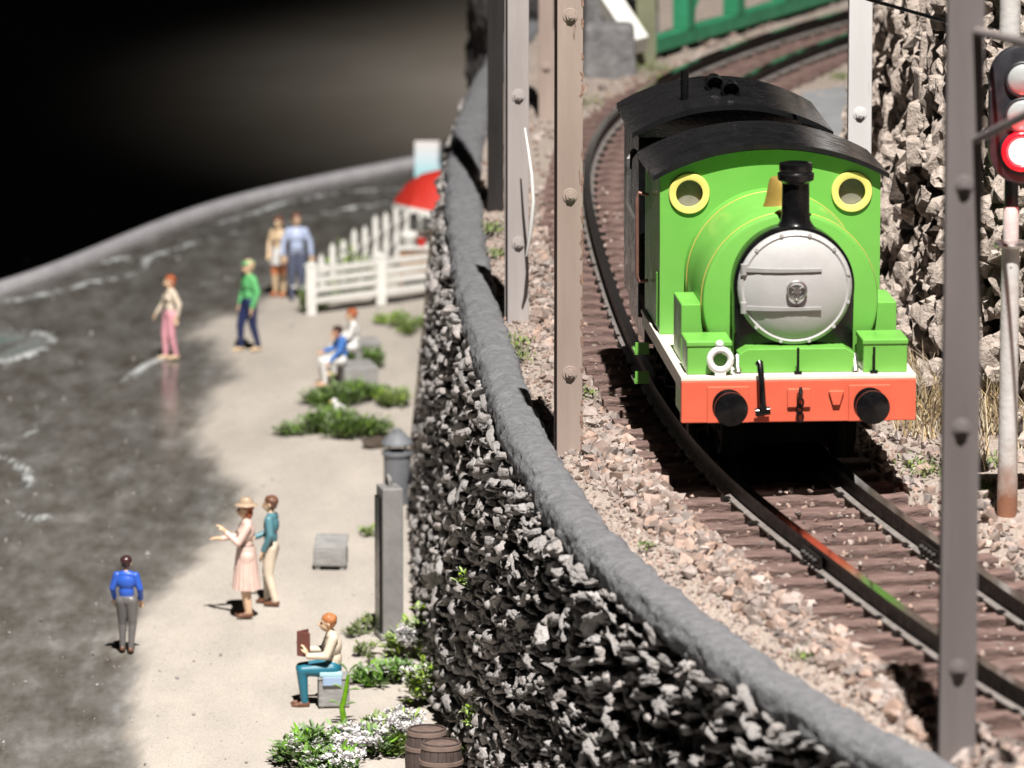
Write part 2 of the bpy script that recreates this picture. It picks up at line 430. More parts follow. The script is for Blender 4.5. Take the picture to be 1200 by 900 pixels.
struct(link('beach', me))
# thin shallow water over the wet sand, with foam where little waves run out
foam = np.zeros(X.shape)
for l, w_ in zip(FOAMP, (1.0, 0.95, 0.7, 0.7, 0.55, 0.5, 0.5, 0.6, 0.75, 0.6)):
    foam = np.maximum(foam, w_ * np.clip(1.25 - polydist(X, Y * 0.42, l * np.array([1, 0.42])) / 0.50, 0, 1))
jt = np.array([fbm(x*0.9, y*0.35, 5.5, 3) for x, y in zip(X.ravel(), Y.ravel())]).reshape(X.shape)
foam = np.clip(foam * (1.0 + 0.9 * jt) , 0, 1)
teal = np.zeros(X.shape)
for l in TEALP: teal = np.maximum(teal, 0.8 * inside(X, Y, l) * np.clip(0.5 + 1.6 * jt, 0, 1))
teal = np.clip(teal - foam, 0, 1)
Zw = np.full(X.shape, -0.045) + 0.18 * np.clip(foam, 0, 1) ** 1.5
keep = (sd > 0.75).ravel()
fk = keep[F].all(1); used = np.unique(F[fk]); remap = -np.ones(X.size, int); remap[used] = np.arange(len(used))
W3 = np.stack([X, Y, Zw], -1).reshape(-1, 3)[used]
me = bpy.data.meshes.new('water'); me.from_pydata((W3 * U).tolist(), [], remap[F[fk]].tolist()); me.materials.append(m_water)
for nm, arr in (('foam', foam), ('teal', teal), ('film', np.clip((sd - 0.9) / 1.4, 0, 1))):
    a_ = me.attributes.new(nm, 'FLOAT', 'POINT'); a_.data.foreach_set('value', arr.ravel()[used])
me.polygons.foreach_set('use_smooth', [True] * len(me.polygons)); me.update()
struct(link('water', me))

# ---------------------------------------------------------------- retaining wall, track bed
WALL = [(24, 176), (18.2, 190), (13.45, 200.5), (11.85, 204.6), (9.6, 211.5), (7.2, 220), (6.2, 224.5), (4.8, 230.2), (3.3, 237.6), (2.2, 245),
        (1.22, 254), (0.30, 263.7), (-0.65, 279.6), (-1.6, 296), (-2.3, 320), (-2.5, 339), (-1.9, 363), (0, 391), (3, 412), (9, 440), (20, 470)]
WP, WT = curve_path(WALL, 0.4, 1)
WN = np.stack([-WT[:, 1], WT[:, 0]], 1)            # points to the beach side when walking away from the camera
GZ, CAPZ = 16.85, 16.75
BAT = 1.55
def face_off(z, d=300.0): return 0.82 + (BAT - 0.55 * min(1.0, max(0.0, (288 - d) / 20.0))) * (1 - z / 17.0)
wall = thing('retaining_wall', 'curved rough stone retaining wall with grey rounded coping between beach and railway', 'wall', (0, 0, 0))
def relief(x, y, z): return 0.26 * noise.noise((x*0.95 + 40, y*0.95, z*1.5)) + 0.28 * noise.noise((x*2.1, y*2.1 + 9, z*2.9))
# core
zs = np.linspace(-0.4, 16.9, 46); V = []; F = []
for i, p in enumerate(WP):
    for z in zs:
        o = face_off(z, p[1]) - 0.34 + relief(p[0], p[1], z) + 0.12 * nz(p[0]*3, p[1]*3, z*3)
        V.append((p[0] + WN[i,0]*o, p[1] + WN[i,1]*o, z))
n_ = len(zs)
for i in range(len(WP) - 1):
    for k in range(n_ - 1): F.append((i*n_+k, (i+1)*n_+k, (i+1)*n_+k+1, i*n_+k+1))
part(MB().add(V, F), 'wall_core', m_walldark, wall)
# coping: a hand-laid mortar roll
prof = [(1.02, -0.55), (1.10, -0.15), (1.02, 0.22), (0.84, 0.46), (0.48, 0.58), (0.0, 0.62), (-0.45, 0.58), (-0.80, 0.44), (-1.0, 0.15), (-1.05, -0.4), (-0.9, -1.2)]
prof = [tuple(np.array(prof[int(i)]) * (1 - (i % 1)) + np.array(prof[min(int(i)+1, len(prof)-1)]) * (i % 1)) for i in np.arange(0, len(prof) - 0.999, 0.34)]
V = []; F = []; n_ = len(prof)
for i, p in enumerate(WP):
    for (a, h) in prof:
        k = 0.86 + 0.11 * fbm(p[0]*0.25, p[1]*0.25, 2.0, 2)
        j = 0.10 * fbm(p[0]*0.9 + a*0.8, p[1]*0.9, h*1.2 + 7, 5) + 0.05 * fbm(p[0]*3.5 + a*3, p[1]*3.5, h*4, 3)
        a2 = a * k + (j if a >= 0 else -j); h2 = h * (0.9 + 0.1*k) + j * 0.9
        if a > 0.95: a2 += 0.15 * nz(p[0]*3, p[1]*3, h*3)
        V.append((p[0] + WN[i,0]*a2, p[1] + WN[i,1]*a2, CAPZ + h2))
for i in range(len(WP) - 1):
    for k in range(n_ - 1): F.append((i*n_+k, (i+1)*n_+k, (i+1)*n_+k+1, i*n_+k+1))
part(MB().add(V, F), 'coping', m_coping, wall, smooth=50)

# stone shapes shared by the wall and the ballast
def hull_variant(n, seed, flat=(1, 1, 1), sub=0):
    r = np.random.default_rng(seed)
    p = r.normal(size=(n, 3)); p /= np.linalg.norm(p, axis=1)[:, None]; p *= r.uniform(0.72, 1.12, (n, 1)); p *= np.array(flat)
    bm = bmesh.new(); vs = [bm.verts.new(q) for q in p]
    g = bmesh.ops.convex_hull(bm, input=vs)
    for v in [v for v in bm.verts if not v.link_faces]: bm.verts.remove(v)
    bmesh.ops.triangulate(bm, faces=bm.faces)
    bm.verts.index_update()
    V = np.array([tuple(v.co) for v in bm.verts]); F = np.array([[v.index for v in f.verts] for f in bm.faces])
    bm.free(); return V, F
def lump_variant(seed, sub):
    bm = bmesh.new(); bmesh.ops.create_icosphere(bm, subdivisions=sub, radius=1.0)
    V = np.array([tuple(v.co) for v in bm.verts]); F = np.array([[v.index for v in f.verts] for f in bm.faces]); bm.free()
    for i, v in enumerate(V):
        p = v * 1.25 + seed * 3.7
        k = 1 + 0.55 * fbm(p[0], p[1], p[2], 2) + 0.26 * noise.noise(tuple(p * 2.9)) + 0.16 * noise.noise(tuple(p * 6.1)) - 0.35 * max(0, noise.noise(tuple(p * 1.9 + 9)) - 0.15)
        V[i] = np.sign(v) * np.abs(v) ** 0.85 * k
    return V, F
WSV = [lump_variant(1 + i, 3 if i < 10 else 2) for i in range(20)]
BSV = [hull_variant(11, 300 + i) for i in range(14)]
def rot3(a, b, c):
    return np.array(Matrix.Rotation(a, 3, 'Z') @ Matrix.Rotation(b, 3, 'X') @ Matrix.Rotation(c, 3, 'Y'))
def joined(name, insts, variants, mat, parent, smooth=False):
    VV = []; FF = []; n = 0
    for (k, mat3, loc) in insts:
        v, f = variants[k]; VV.append(v @ mat3.T + loc); FF.append(f + n); n += len(v)
    me = bpy.data.meshes.new(name); me.from_pydata((np.concatenate(VV) * U).tolist(), [], np.concatenate(FF).tolist())
    me.materials.append(mat); me.update()
    if smooth: me.polygons.foreach_set('use_smooth', [True] * len(me.polygons))
    o = link(name, me, parent); o['kind'] = 'stuff'; return o

stones = []
for row in range(38):
    z0 = 0.12 + row * 0.435
    i = rng.integers(0, 3)
    while i < len(WP) - 2:
        L_ = 0.40 + 1.25 * rng.random() ** 1.5
        ii = int(i); p = WP[ii]
        if p[1] > 372: break
        if p[1] > 188 and rng.random() > 0.31:
            z = z0 + rng.normal(0, 0.08)
            prot = rng.uniform(-0.26, 0.20) + relief(p[0], p[1], z) * 1.1
            o = face_off(z, p[1]) + prot
            tan = math.atan2(WT[ii,1], WT[ii,0])
            m3 = rot3(tan + rng.normal(0, 0.18), rng.normal(0, 0.25), rng.normal(0, 0.32)) @ np.diag([L_ * 0.56, rng.uniform(0.26, 0.40), rng.uniform(0.11, 0.235)])
            stones.append((int(rng.integers(0, 10)) if p[1] < 254 else int(rng.integers(10, 20)), m3, np.array([p[0] + WN[ii,0]*o, p[1] + WN[ii,1]*o, z])))
        i += L_ / 0.4 * rng.uniform(0.78, 1.0)
def seen_size(s):
    x, y = proj(s[2])
    if not (-5 < x < 1205 and -5 < y < 905): return -1
    return np.abs(np.linalg.det(s[1])) ** (1/3) / s[2][1]
order = sorted(range(len(stones)), key=lambda i: -seen_size(stones[i]))
WSM = []
for k, (v, f) in enumerate(WSV):
    me = bpy.data.meshes.new('stone'); me.from_pydata((v * U).tolist(), [], f.tolist()); me.materials.append(m_wallstone); me.polygons.foreach_set('use_smooth', [True] * len(me.polygons)); me.update(); WSM.append(me)
for i in order[:300]:
    k, m3, loc = stones[i]
    o = link('stone', WSM[k], wall, loc)
    M4 = Matrix(m3.tolist()).to_4x4(); M4.translation = Vector(loc) * U; o.matrix_basis = M4
joined('stonework', [stones[i] for i in order[300:]], WSV, m_wallstone, wall, True)

# track bed: gravel between wall and rock
LR = [(27, 178), (20.4, 198), (15.2, 215), (11.6, 231.5), (8.5, 246), (6.3, 264), (4.9, 285), (4.15, 305), (3.75, 322), (4.0, 337), (5.3, 352), (9, 370), (15, 388), (23, 405), (34, 422), (52, 440)]
LP, LT = curve_path(LR, 0.5, 1)
TP, TT = curve_path(np.stack([LP[:, 0] + LT[:, 1]*2.25, LP[:, 1] - LT[:, 0]*2.25], 1)[::6], 0.5, 1)
TN = np.stack([-TT[:, 1], TT[:, 0]], 1)
def gz(x, y, c_):
    i = int(np.argmin((TP[:,0]-x)**2 + (TP[:,1]-y)**2)); t = abs((x - TP[i,0]) * TN[i,0] + (y - TP[i,1]) * TN[i,1])
    k = min(1.0, max(0.0, (4.9 - t) / 0.8))
    return GZ + 0.22 * (1 - 0.6*k) * fbm(x*0.35, y*0.35, 1.0, 4) - 0.25 * max(0, 1 - c_ / 1.4) - 0.32 * k
V = []; F = []
cols = np.r_[np.linspace(-0.6, 24, 62), np.array([28, 34, 42, 55, 75])]
rows_i = list(range(0, len(WP), 2)); n_ = len(cols)
for i in rows_i:
    p = WP[i]
    for c_ in cols:
        x = p[0] + c_; y = p[1]
        z = gz(x, y, c_) + (0.0 if c_ < 14 else 0.04 * (c_ - 14))
        V.append((x, y, z))
for a in range(len(rows_i) - 1):
    for k in range(n_ - 1): F.append((a*n_+k, a*n_+k+1, (a+1)*n_+k+1, (a+1)*n_+k))
struct(link('ground', MB().add(V, F).mesh('ground', [m_gravel], smooth=True)))

# ---------------------------------------------------------------- railway track
SLZ = 17.1                                     # top of the sleepers
track = thing('railway_track', 'single line of brown sleepers and dark steel rails curving past the wall', 'railway track', (0, 0, 0))
rp = [(-0.36, 0.0), (-0.36, 0.07), (-0.09, 0.15), (-0.07, 0.55), (-0.185, 0.62), (-0.185, 0.80), (0.185, 0.80), (0.185, 0.62), (0.07, 0.55), (0.09, 0.15), (0.36, 0.07), (0.36, 0.0)]
for side in (1, -1):
    V = []; F = []; n_ = len(rp); mi = []
    for i, p in enumerate(TP):
        for (a, h) in rp:
            V.append((p[0] + TN[i,0]*(side*2.25 + a), p[1] + TN[i,1]*(side*2.25 + a), SLZ + 0.03 + h))
    mb = MB(); mb.v.append(np.array(V)); mb.n = len(V)
    for i in range(len(TP) - 1):
        for k in range(n_):
            k2 = (k+1) % n_
            mb.f.append((i*n_+k, (i+1)*n_+k, (i+1)*n_+k2, i*n_+k2)); mb.m.append(1 if k == 5 else (2 if k in (0, 1, 9, 10) else 0))
    part(mb, 'rail', [m_rail, m_railhead, m_railfoot], track)
def sleeper_mesh(seed):
    r = np.random.default_rng(seed); mb = MB()
    nx, ny = 26, 4; L_, W_, H_ = 9.0 + r.uniform(-0.35, 0.35), 1.06, 0.80
    ring = [(-W_/2, -H_), (-W_/2, -0.06), (-W_/2+0.07, 0.0), (-0.2, 0.0), (0.2, 0.0), (W_/2-0.07, 0.0), (W_/2, -0.06), (W_/2, -H_)]
    V = []; n_ = len(ring)
    for i in range(nx + 1):
        x = -L_/2 + L_*i/nx
        for (y, z) in ring:
            V.append((x, y + 0.05*fbm(x*1.5, y*3 + seed*3.3, z*2, 2), z + (0.10*fbm(x*1.4, y*6 + seed*5.1, 4.4, 3) if z > -0.3 else 0)))
    F = []
    for i in range(nx):
        for k in range(n_):
            k2 = (k+1) % n_; F.append((i*n_+k, (i+1)*n_+k, (i+1)*n_+k2, i*n_+k2))
    F += [tuple(range(n_)), tuple(nx*n_+k for k in range(n_))[::-1]]
    return mb.add(V, F).mesh('sleeper', [m_tie])
SLM = [sleeper_mesh(s) for s in range(9)]
chair_me = MB().box((0, 0, 0.07), (1.05, 0.5, 0.14)).mesh('rail_clip', [m_rail])
acc = 0.0; SLP = []
for i in range(1, len(TP)):
    acc += np.linalg.norm(TP[i] - TP[i-1])
    if acc >= 2.22:
        acc = 0; p = TP[i]
        if p[1] < 186 or p[1] > 436: continue
        SLP.append(p)
        o = link('sleeper', SLM[int(rng.integers(0, 9))], track, (p[0] + rng.normal(0, 0.06), p[1], SLZ + rng.normal(0, 0.015)), math.atan2(TN[i,1], TN[i,0]) + math.pi + rng.normal(0, 0.012))
        o.rotation_euler.x = 0.0
        for side in (1, -1):
            link('rail_clip', chair_me, o, (side * 2.25, 0, -0.02))
# fishplates that join rail lengths
fi = int(np.argmin(np.hypot(TP[:,0] - at(968, 655, 17.4).x, TP[:,1] - at(968, 655, 17.4).y)))
for side in (1, -1):
    p = TP[fi] + TN[fi] * side * 2.25
    mb = MB().box((-0.0, 0.24, 0.35), (2.4, 0.14, 0.42))
    for q in (-0.8, -0.28, 0.28, 0.8): mb.cyl((q, 0.28, 0.36), (q, 0.46, 0.36), 0.13, n=6)
    part(mb, 'fishplate', m_rail, track, (p[0], p[1], SLZ + 0.04), math.atan2(TT[fi,1], TT[fi,0]) + (0 if True else 0))

# loose ballast stones
TKD = TP[:, 1]
def track_off(x, y):
    i = np.argmin((TP[:,0]-x)**2 + (TP[:,1]-y)**2); return (x - TP[i,0]) * TN[i,0] + (y - TP[i,1]) * TN[i,1]
ins = []
def ballast(n, tlo, thi, rmin, rmax, dlo, dhi, zlift=0.0, pw=1.0):
    ok = np.where((TKD > dlo) & (TKD < dhi))[0]
    for _ in range(n):
        i = int(rng.choice(ok)); t = rng.uniform(tlo, thi)
        x, y = TP[i] + TN[i] * t + rng.normal(0, 0.3, 2)
        r = rmin + (rmax - rmin) * rng.random() ** 2.0
        j = int(np.argmin(np.abs(WP[:,1] - y)))
        if x < WP[j,0] + 0.85: continue
        c_ = x - WP[j,0]
        g = gz(x, y, c_)
        m3 = rot3(*rng.uniform(0, 6.28, 3)) @ np.diag(r * rng.uniform(0.65, 1.25, 3))
        ins.append((int(rng.integers(0, 14)), m3, np.array([x, y, g + zlift + r * rng.uniform(0.0, 0.55)])))
ballast(2900, 4.2, 6.4, 0.12, 0.42, 196, 262, 0.03)
ballast(700, 4.2, 6.0, 0.12, 0.36, 262, 330, 0.0)
ballast(900, 4.3, 5.4, 0.24, 0.46, 196, 262, 0.05)
ballast(9000, 4.6, 8.4, 0.035, 0.15, 196, 330, 0.0)
ballast(2600, -4.4, 4.4, 0.08, 0.20, 196, 330, 0.0)
ballast(3800, -12, -4.4, 0.12, 0.36, 200, 330, 0.04)
ballast(2500, -9, 8, 0.14, 0.34, 330, 430)
for _ in range(900):                          # crumbs lying on the sleepers
    i = int(rng.choice(np.where((TKD > 196) & (TKD < 330))[0])); t = rng.normal(0, 2.6)
    if abs(t) > 4.6: continue
    q = TP[i] + TN[i] * t; r = rng.uniform(0.05, 0.16)
    ins.append((int(rng.integers(0, 14)), rot3(*rng.uniform(0, 6.28, 3)) @ np.diag(r * rng.uniform(0.6, 1.2, 3)), np.array([q[0], q[1], SLZ + r * 0.2])))
struct(joined('ballast', ins, BSV, m_ballast, None), 'stuff')
o = bpy.data.objects['ballast']; o['label'] = 'pinkish brown crushed stone ballast beside the rails'

# grey concrete slab behind the engine on the right
mb = MB(); p = [at(938, 108, 17.3), at(1020, 96, 17.3), at(1030, 190, 17.3), at(950, 205, 17.3)]
q = [(v.x, v.y) for v in p]; mb.prism(q, 16.6, 17.3, 'Z')
o = part(mb, 'slab', m_slab, None, bev=0.08); struct(o)

# ---------------------------------------------------------------- rock on the right
def rock_sheet(name, path, z0, z1, lean, amp, fr, mat, parent, step=0.30, zst=0.30, seed=0.0):
    B, T = curve_path(path, step, 1); Nn = np.stack([-T[:,1], T[:,0]], 1)
    zs = np.arange(z0, z1, zst); V = []; F = []; n = len(zs)
    for i, p in enumerate(B):
        for z in zs:
            a, b, c = p[0]*fr + seed, p[1]*fr, z*fr*0.72
            r1 = fbm(a, b, c, 4)
            r2 = 1 - abs(noise.noise((a*1.9 + 11, b*1.9, c*1.5))) * 2.4
            cell = noise.cell_vector((a*1.6 + 0.6*r1, b*1.6, c*1.3 + 0.5*r1))[0]
            hole = max(0.0, noise.noise((a*1.15 + 50, b*1.15, c*0.9)) - 0.10) * 3.2
            o = amp * (0.75*r1 + 0.30*r2 + 0.75*(cell - 0.5) - 1.15*hole) - lean * (z - z0)
            V.append((p[0] + Nn[i,0]*o, p[1] + Nn[i,1]*o, z + 0.5*amp*noise.noise((a*1.4, b*1.4, c*1.4 + 20))))
    for i in range(len(B) - 1):
        for k in range(n - 1): F.append((i*n+k, (i+1)*n+k, (i+1)*n+k+1, i*n+k+1))
    return part(MB().add(V, F), name, mat, parent)
# sea-washed pebbles and crumbs lying on the sand
ins = []
for _ in range(900):
    px, py = rng.uniform(-40, 500), rng.uniform(300, 930); q = at(px, py, 0)
    r = 0.03 + 0.11 * rng.random() ** 5
    ins.append((int(rng.integers(0, 14)), rot3(*rng.uniform(0, 6.28, 3)) @ np.diag(r * rng.uniform(0.6, 1.2, 3)), np.array([q.x, q.y, 0.02])))
o = joined('pebbles', ins, BSV, m_wallstone, None); o['label'] = 'tiny pebbles strewn over the sand'
rockt = thing('cliff', 'tall pitted pale limestone rock face behind the red signal on the right', 'rock', (0, 0, 0))
rock_sheet('rock_surface', [(60, 234), (40, 243), (30, 248), (23.5, 253), (19.6, 260), (17.6, 272), (17.0, 290), (17.3, 315), (18.6, 345), (22, 375)], 15.5, 46, 0.115, 1.15, 0.42, m_rockdark, rockt)
CB, CT = curve_path([(60, 234), (40, 243), (30, 248), (23.5, 253), (19.6, 260), (17.6, 272), (17.0, 290), (17.3, 315), (18.6, 345), (22, 375)], 0.4, 1)
CN = np.stack([-CT[:,1], CT[:,0]], 1); lumps = []
for row in range(34):
    z = 15.8 + row * 0.85; i = rng.uniform(0, 3)
    while i < len(CB) - 1:
        w = rng.uniform(0.45, 1.15); ii = int(i); p = CB[ii]
        if p[0] < 36 and rng.random() > 0.16:
            zz = z + rng.normal(0, 0.28)
            a = p[0]*0.42; r1 = fbm(a, p[1]*0.42, zz*0.42*0.72, 4)
            o_ = 0.75*r1*1.15 + rng.uniform(-0.35, 0.45) - 0.115*(zz - 15.5)
            m3 = rot3(math.atan2(CT[ii,1], CT[ii,0]) + rng.normal(0, .3), rng.normal(0, .3), rng.normal(0, .35)) @ np.diag([w*0.52, rng.uniform(.45, .8), rng.uniform(0.40, 0.80)])
            lumps.append((int(rng.integers(0, 10)), m3, np.array([p[0] + CN[ii,0]*o_, p[1] + CN[ii,1]*o_, zz])))
        i += w / 0.4 * rng.uniform(0.85, 1.15)
RKM = []
for k in range(10):
    v, f = WSV[10 + k]; me = bpy.data.meshes.new('boulder'); me.from_pydata((v * U).tolist(), [], f.tolist()); me.materials.append(m_rock); me.update(); RKM.append(me)
order = sorted(range(len(lumps)), key=lambda i: -seen_size(lumps[i]))
for i in order[:250]:
    k, m3, loc = lumps[i]; o = link('boulder', RKM[k], rockt, loc)
    M4 = Matrix(m3.tolist()).to_4x4(); M4.translation = Vector(loc) * U; o.matrix_basis = M4
joined('boulders', [lumps[i] for i in order[250:]], WSV[10:], m_rock, rockt)
for k, (px, py, w, h) in enumerate([(1084, 8, 1.2, 1.9), (1079, 58, 1.05, 1.75), (1073, 100, 1.0, 1.55), (1067, 138, 1.05, 1.5), (1062, 176, 1.0, 1.3)]):
    c_ = atd(px + 14, py, 283.5 - k)
    part(MB().box((0, 0, 0), (w, 1.6, h * 0.96), ry=R((-4, 3, -2, 5, -3)[k])), 'stone_block', m_rock, rockt, c_, R(-20 + 13 * (k % 3)), bev=0.16)
# ---------------------------------------------------------------- the green tank locomotive
m_green = M('green_enamel', (0.170, 0.455, 0.082), (0.140, 0.405, 0.066), 26, 0.32, bump=0.05, bs=900, bd=0.0004, rvar=0.09, spots=(0.30, 0.42, 0.20), ss=650, sth=0.735)
m_black = M('black_enamel', (0.006, 0.006, 0.0065), (0.004, 0.004, 0.0045), 120, 0.24, bump=0.08, bs=600, bd=0.0005, rvar=0.10)
m_roofb = M('roof_black', (0.012, 0.012, 0.013), (0.008, 0.008, 0.009), 90, 0.24, bump=0.02, bs=500, bd=0.0005, spots=(0.10, 0.10, 0.10), ss=900, sth=0.76)
m_red = M('red_enamel', (0.74, 0.145, 0.080), (0.70, 0.125, 0.068), 90, 0.40, bump=0.06, bs=700, bd=0.0004, spots=(0.72, 0.22, 0.13), ss=420, sth=0.73)
m_cream = M('cream_enamel', (0.80, 0.74, 0.65), (0.74, 0.68, 0.58), 140, 0.45, bump=0.05)
m_doorg = M('smokebox_grey', (0.43, 0.43, 0.425), (0.40, 0.40, 0.395), 120, 0.42, bump=0.06, bs=700)
m_yellow = M('yellow_enamel', (0.80, 0.68, 0.20), (0.74, 0.62, 0.17), 120, 0.4)
m_brass = M('brass', (0.62, 0.42, 0.12), (0.52, 0.34, 0.08), 90, 0.34, metal=0.55, rvar=0.08)
m_white = M('white_enamel', (0.80, 0.80, 0.78), (0.74, 0.74, 0.72), 140, 0.4)
m_steel = M('bright_steel', (0.55, 0.54, 0.53), (0.42, 0.41, 0.40), 140, 0.3, metal=0.9)
m_copper = M('copper_pipe', (0.33, 0.17, 0.13), (0.24, 0.12, 0.10), 140, 0.5, metal=0.5)
m_pane = M('grey_pane', (0.23, 0.225, 0.20), (0.17, 0.165, 0.145), 120, 0.25)  # even grey behind the window opening
m_lining = M('gold_lining', (0.62, 0.44, 0.10), (0.55, 0.38, 0.09), 120, 0.4)
m_wheel = M('wheel_iron', (0.012, 0.012, 0.012), (0.008, 0.008, 0.008), 120, 0.5, metal=0.3)

m_hinge = M('hinge_grey', (0.34, 0.34, 0.335), (0.30, 0.30, 0.295), 120, 0.4)
LC = (11.06, 246.2); LYAW = R(4.3); LZ = 17.3
loco = thing('tank_locomotive', 'bright green toy tank locomotive with red buffer beam, black chimney and grey smokebox door', 'locomotive', (LC[0], LC[1], LZ), LYAW)
LB = 4.55
def P(mb, name, mat, parent=loco, **k): return part(mb, name, mat, parent, **k)
# frames and wheels
m_under = M('underframe_black', (0.005, 0.005, 0.005), (0.003, 0.003, 0.003), 120, 0.9, spec=0.1)
P(MB().box((0, 9.9, 2.45), (5.2, 12.6, 2.2)), 'frame', m_under)
wm = MB(); wm.lathe([(0.35, -0.45), (1.45, -0.45), (1.55, -0.35), (1.55, -0.12), (1.38, -0.02), (1.38, 0.38), (1.1, 0.40), (1.0, 0.25), (0.5, 0.25), (0.42, 0.42), (0.2, 0.42)], axis='X', n=28)
wme = wm.mesh('wheel', [m_under]); autosmooth(wme, 35)
for y in (4.4, 8.8, 13.0):
    for s in (-1, 1):
        o = link('wheel', wme, loco, (s * 2.25, y, 2.15), 0 if s > 0 else math.pi)
# buffer beam
bb = P(MB().box((0, 0.22, 3.62), (2*LB, 0.44, 1.62)), 'buffer_beam', m_red, bev=0.03)
P(MB().box((0, 8.2, 4.52), (2*LB + 0.02, 16.36, 0.16)), 'running_plate', m_cream, bev=0.02)
for s in (-1, 1):
    P(MB().box((s * (LB - 0.10), 8.4, 4.19), (0.14, 15.8, 0.48)), 'valance', m_red if s > 2 else m_cream, bev=0.02)
    P(MB().box((s * (LB - 0.16), 1.9, 3.45), (0.12, 2.6, 1.0)), 'side_plate', m_green, bev=0.02)
for s in (-1, 1):
    stock = P(MB().lathe([(0.62, 0.0), (0.62, -0.12), (0.40, -0.18), (0.36, -0.85)], (s * 2.74, 0.0, 3.52), 'Y', 24), 'buffer', m_black, smooth=35)
    P(MB().lathe([(0.22, -0.80), (0.60, -0.92), (0.66, -1.0), (0.655, -1.10), (0.45, -1.17), (0.0, -1.20)], (s * 2.74, 0, 3.52), 'Y', 32), 'buffer_head', m_black, parent=stock, smooth=40)
    P(MB().box((s*2.74, -0.03, 3.52), (1.62, 0.08, 1.42)), 'buffer_plate', m_red, parent=stock, bev=0.03)
hk = MB().box((0, -0.05, 3.75), (0.9, 0.1, 0.75)); P(hk, 'hook_plate', m_red, bev=0.04)
hk = MB().rings([(0, -0.1, 3.9), (0, -0.45, 3.85), (0, -0.62, 4.05), (0, -0.55, 4.22), (0, -0.42, 4.16)], [0.10, 0.10, 0.09, 0.07, 0.04], 8)
for q in range(3): hk.rings([(0.02*(-1)**q + 0.11*math.cos(a), -0.36 - 0.02*math.sin(a*2), 3.62 - 0.28*q + 0.20*math.sin(a)) for a in np.linspace(0, 2*math.pi, 11)], 0.045, 6, caps=False)
P(hk, 'coupling_hook', m_black, smooth=40)
P(MB().rings([(-1.42, -0.12, 3.30), (-1.42, -0.40, 3.34), (-1.46, -0.50, 3.7), (-1.50, -0.44, 4.5), (-1.53, -0.20, 5.05), (-1.56, -0.08, 5.15)], [0.11, 0.15, 0.13, 0.12, 0.13, 0.16], 10), 'brake_hose', m_black, smooth=50)
P(MB().cyl((-1.72, -0.30, 3.25), (-1.15, -0.30, 3.32), 0.16, n=10), 'hose_valve', m_black, smooth=40)
P(MB().prism([(1.15, 4.02), (1.75, 4.02), (1.58, 3.45), (1.32, 3.45)], -0.12, 0.02), 'step_bracket', m_red, bev=0.03)
for x in (0.0, 2.95):
    P(MB().box((x, 0.35, 5.12), (0.10, 0.05, 1.05)).box((x, 0.35, 4.66), (0.30, 0.16, 0.14)), 'lamp_iron', m_black)
lamp = P(MB().rings([(-3.02 + 0.40*math.cos(a), 0.30, 5.22 + 0.40*math.sin(a)) for a in np.linspace(0, 2*math.pi, 33)], 0.135, 12, caps=False), 'lamp_ring', m_white, smooth=60)
P(MB().ell((-3.05, 0.30, 5.83), (0.16, 0.13, 0.16)).box((-3.02, 0.32, 4.70), (0.42, 0.24, 0.16)), 'lamp_foot', m_white, parent=lamp, smooth=40)
# sandboxes with lids, and a taller locker behind on the left and right
for s in (-1, 1):
    sb = P(MB().box((s * 3.42, 1.60, 5.15), (1.70, 2.1, 1.10)), 'sandbox', m_green, bev=0.04)
    P(MB().box((s * 3.42, 1.60, 5.80), (1.78, 2.18, 0.22)), 'lid', m_green, parent=sb, bev=0.05)
    P(MB().box((s * 3.75, 4.9, 5.75), (0.95, 3.0, 2.3)), 'locker', m_green, bev=0.05)
    P(MB().cyl((s * 2.28, 0.7, 4.62), (s * 2.28, 1.2, 5.2), 0.14, n=10), 'steam_pipe', m_steel, smooth=40)
# front saddle under the smokebox
P(MB().prism([(-2.25, 4.6), (2.25, 4.6), (2.25, 5.35), (1.9, 5.55), (-1.9, 5.55), (-2.25, 5.35)], 0.75, 2.6), 'front_saddle', m_green, bev=0.04)
# smokebox
SZ = 7.80
arc = [(2.36*math.cos(a), SZ + 2.36*math.sin(a)) for a in np.linspace(R(-8), R(188), 40)]
P(MB().prism(arc + [(-2.3, 5.0), (2.3, 5.0)], 1.75, 3.4), 'smokebox', m_black, bev=0.06, smooth=30)
door = P(MB().lathe([(2.20, 1.80), (2.24, 1.62), (2.20, 1.46), (2.08, 1.38), (2.0, 1.42), (1.92, 1.37), (1.6, 1.22), (1.1, 1.08), (0.5, 1.0), (0.0, 0.985)], (0, 0, SZ), 'Y', 56), 'smokebox_door', m_doorg, smooth=45)
for dz in (-0.75, 0.75):
    h = MB(); pts = []
    for x in np.linspace(-1.95, 0.95, 9):
        r = math.hypot(x, dz); y = np.interp(r, [0, 0.5, 1.1, 1.6, 1.92, 2.2], [0.985, 1.0, 1.08, 1.22, 1.37, 1.46])
        pts.append((x, y - 0.02, SZ + dz))
    for a, b in zip(pts[:-1], pts[1:]):
        c_ = (Vector(a) + Vector(b)) / 2; h.box(c_, (abs(b[0]-a[0]) + 0.06, 0.12, 0.19 - 0.02*(c_.x + 1.95)), rz=math.atan2(b[1]-a[1], b[0]-a[0]))
    h.cyl((-2.0, 1.42, SZ+dz-0.22), (-2.0, 1.42, SZ+dz+0.22), 0.13, n=10)
    P(h, 'hinge', m_hinge, parent=door, bev=0.015)
hd = MB().cyl((0, 1.05, SZ), (0, 0.82, SZ), 0.13, n=16)
hd.rings([(0.36*math.cos(a), 0.86, SZ + 0.36*math.sin(a)) for a in np.linspace(0, 2*math.pi, 29)], 0.05, 8, caps=False)
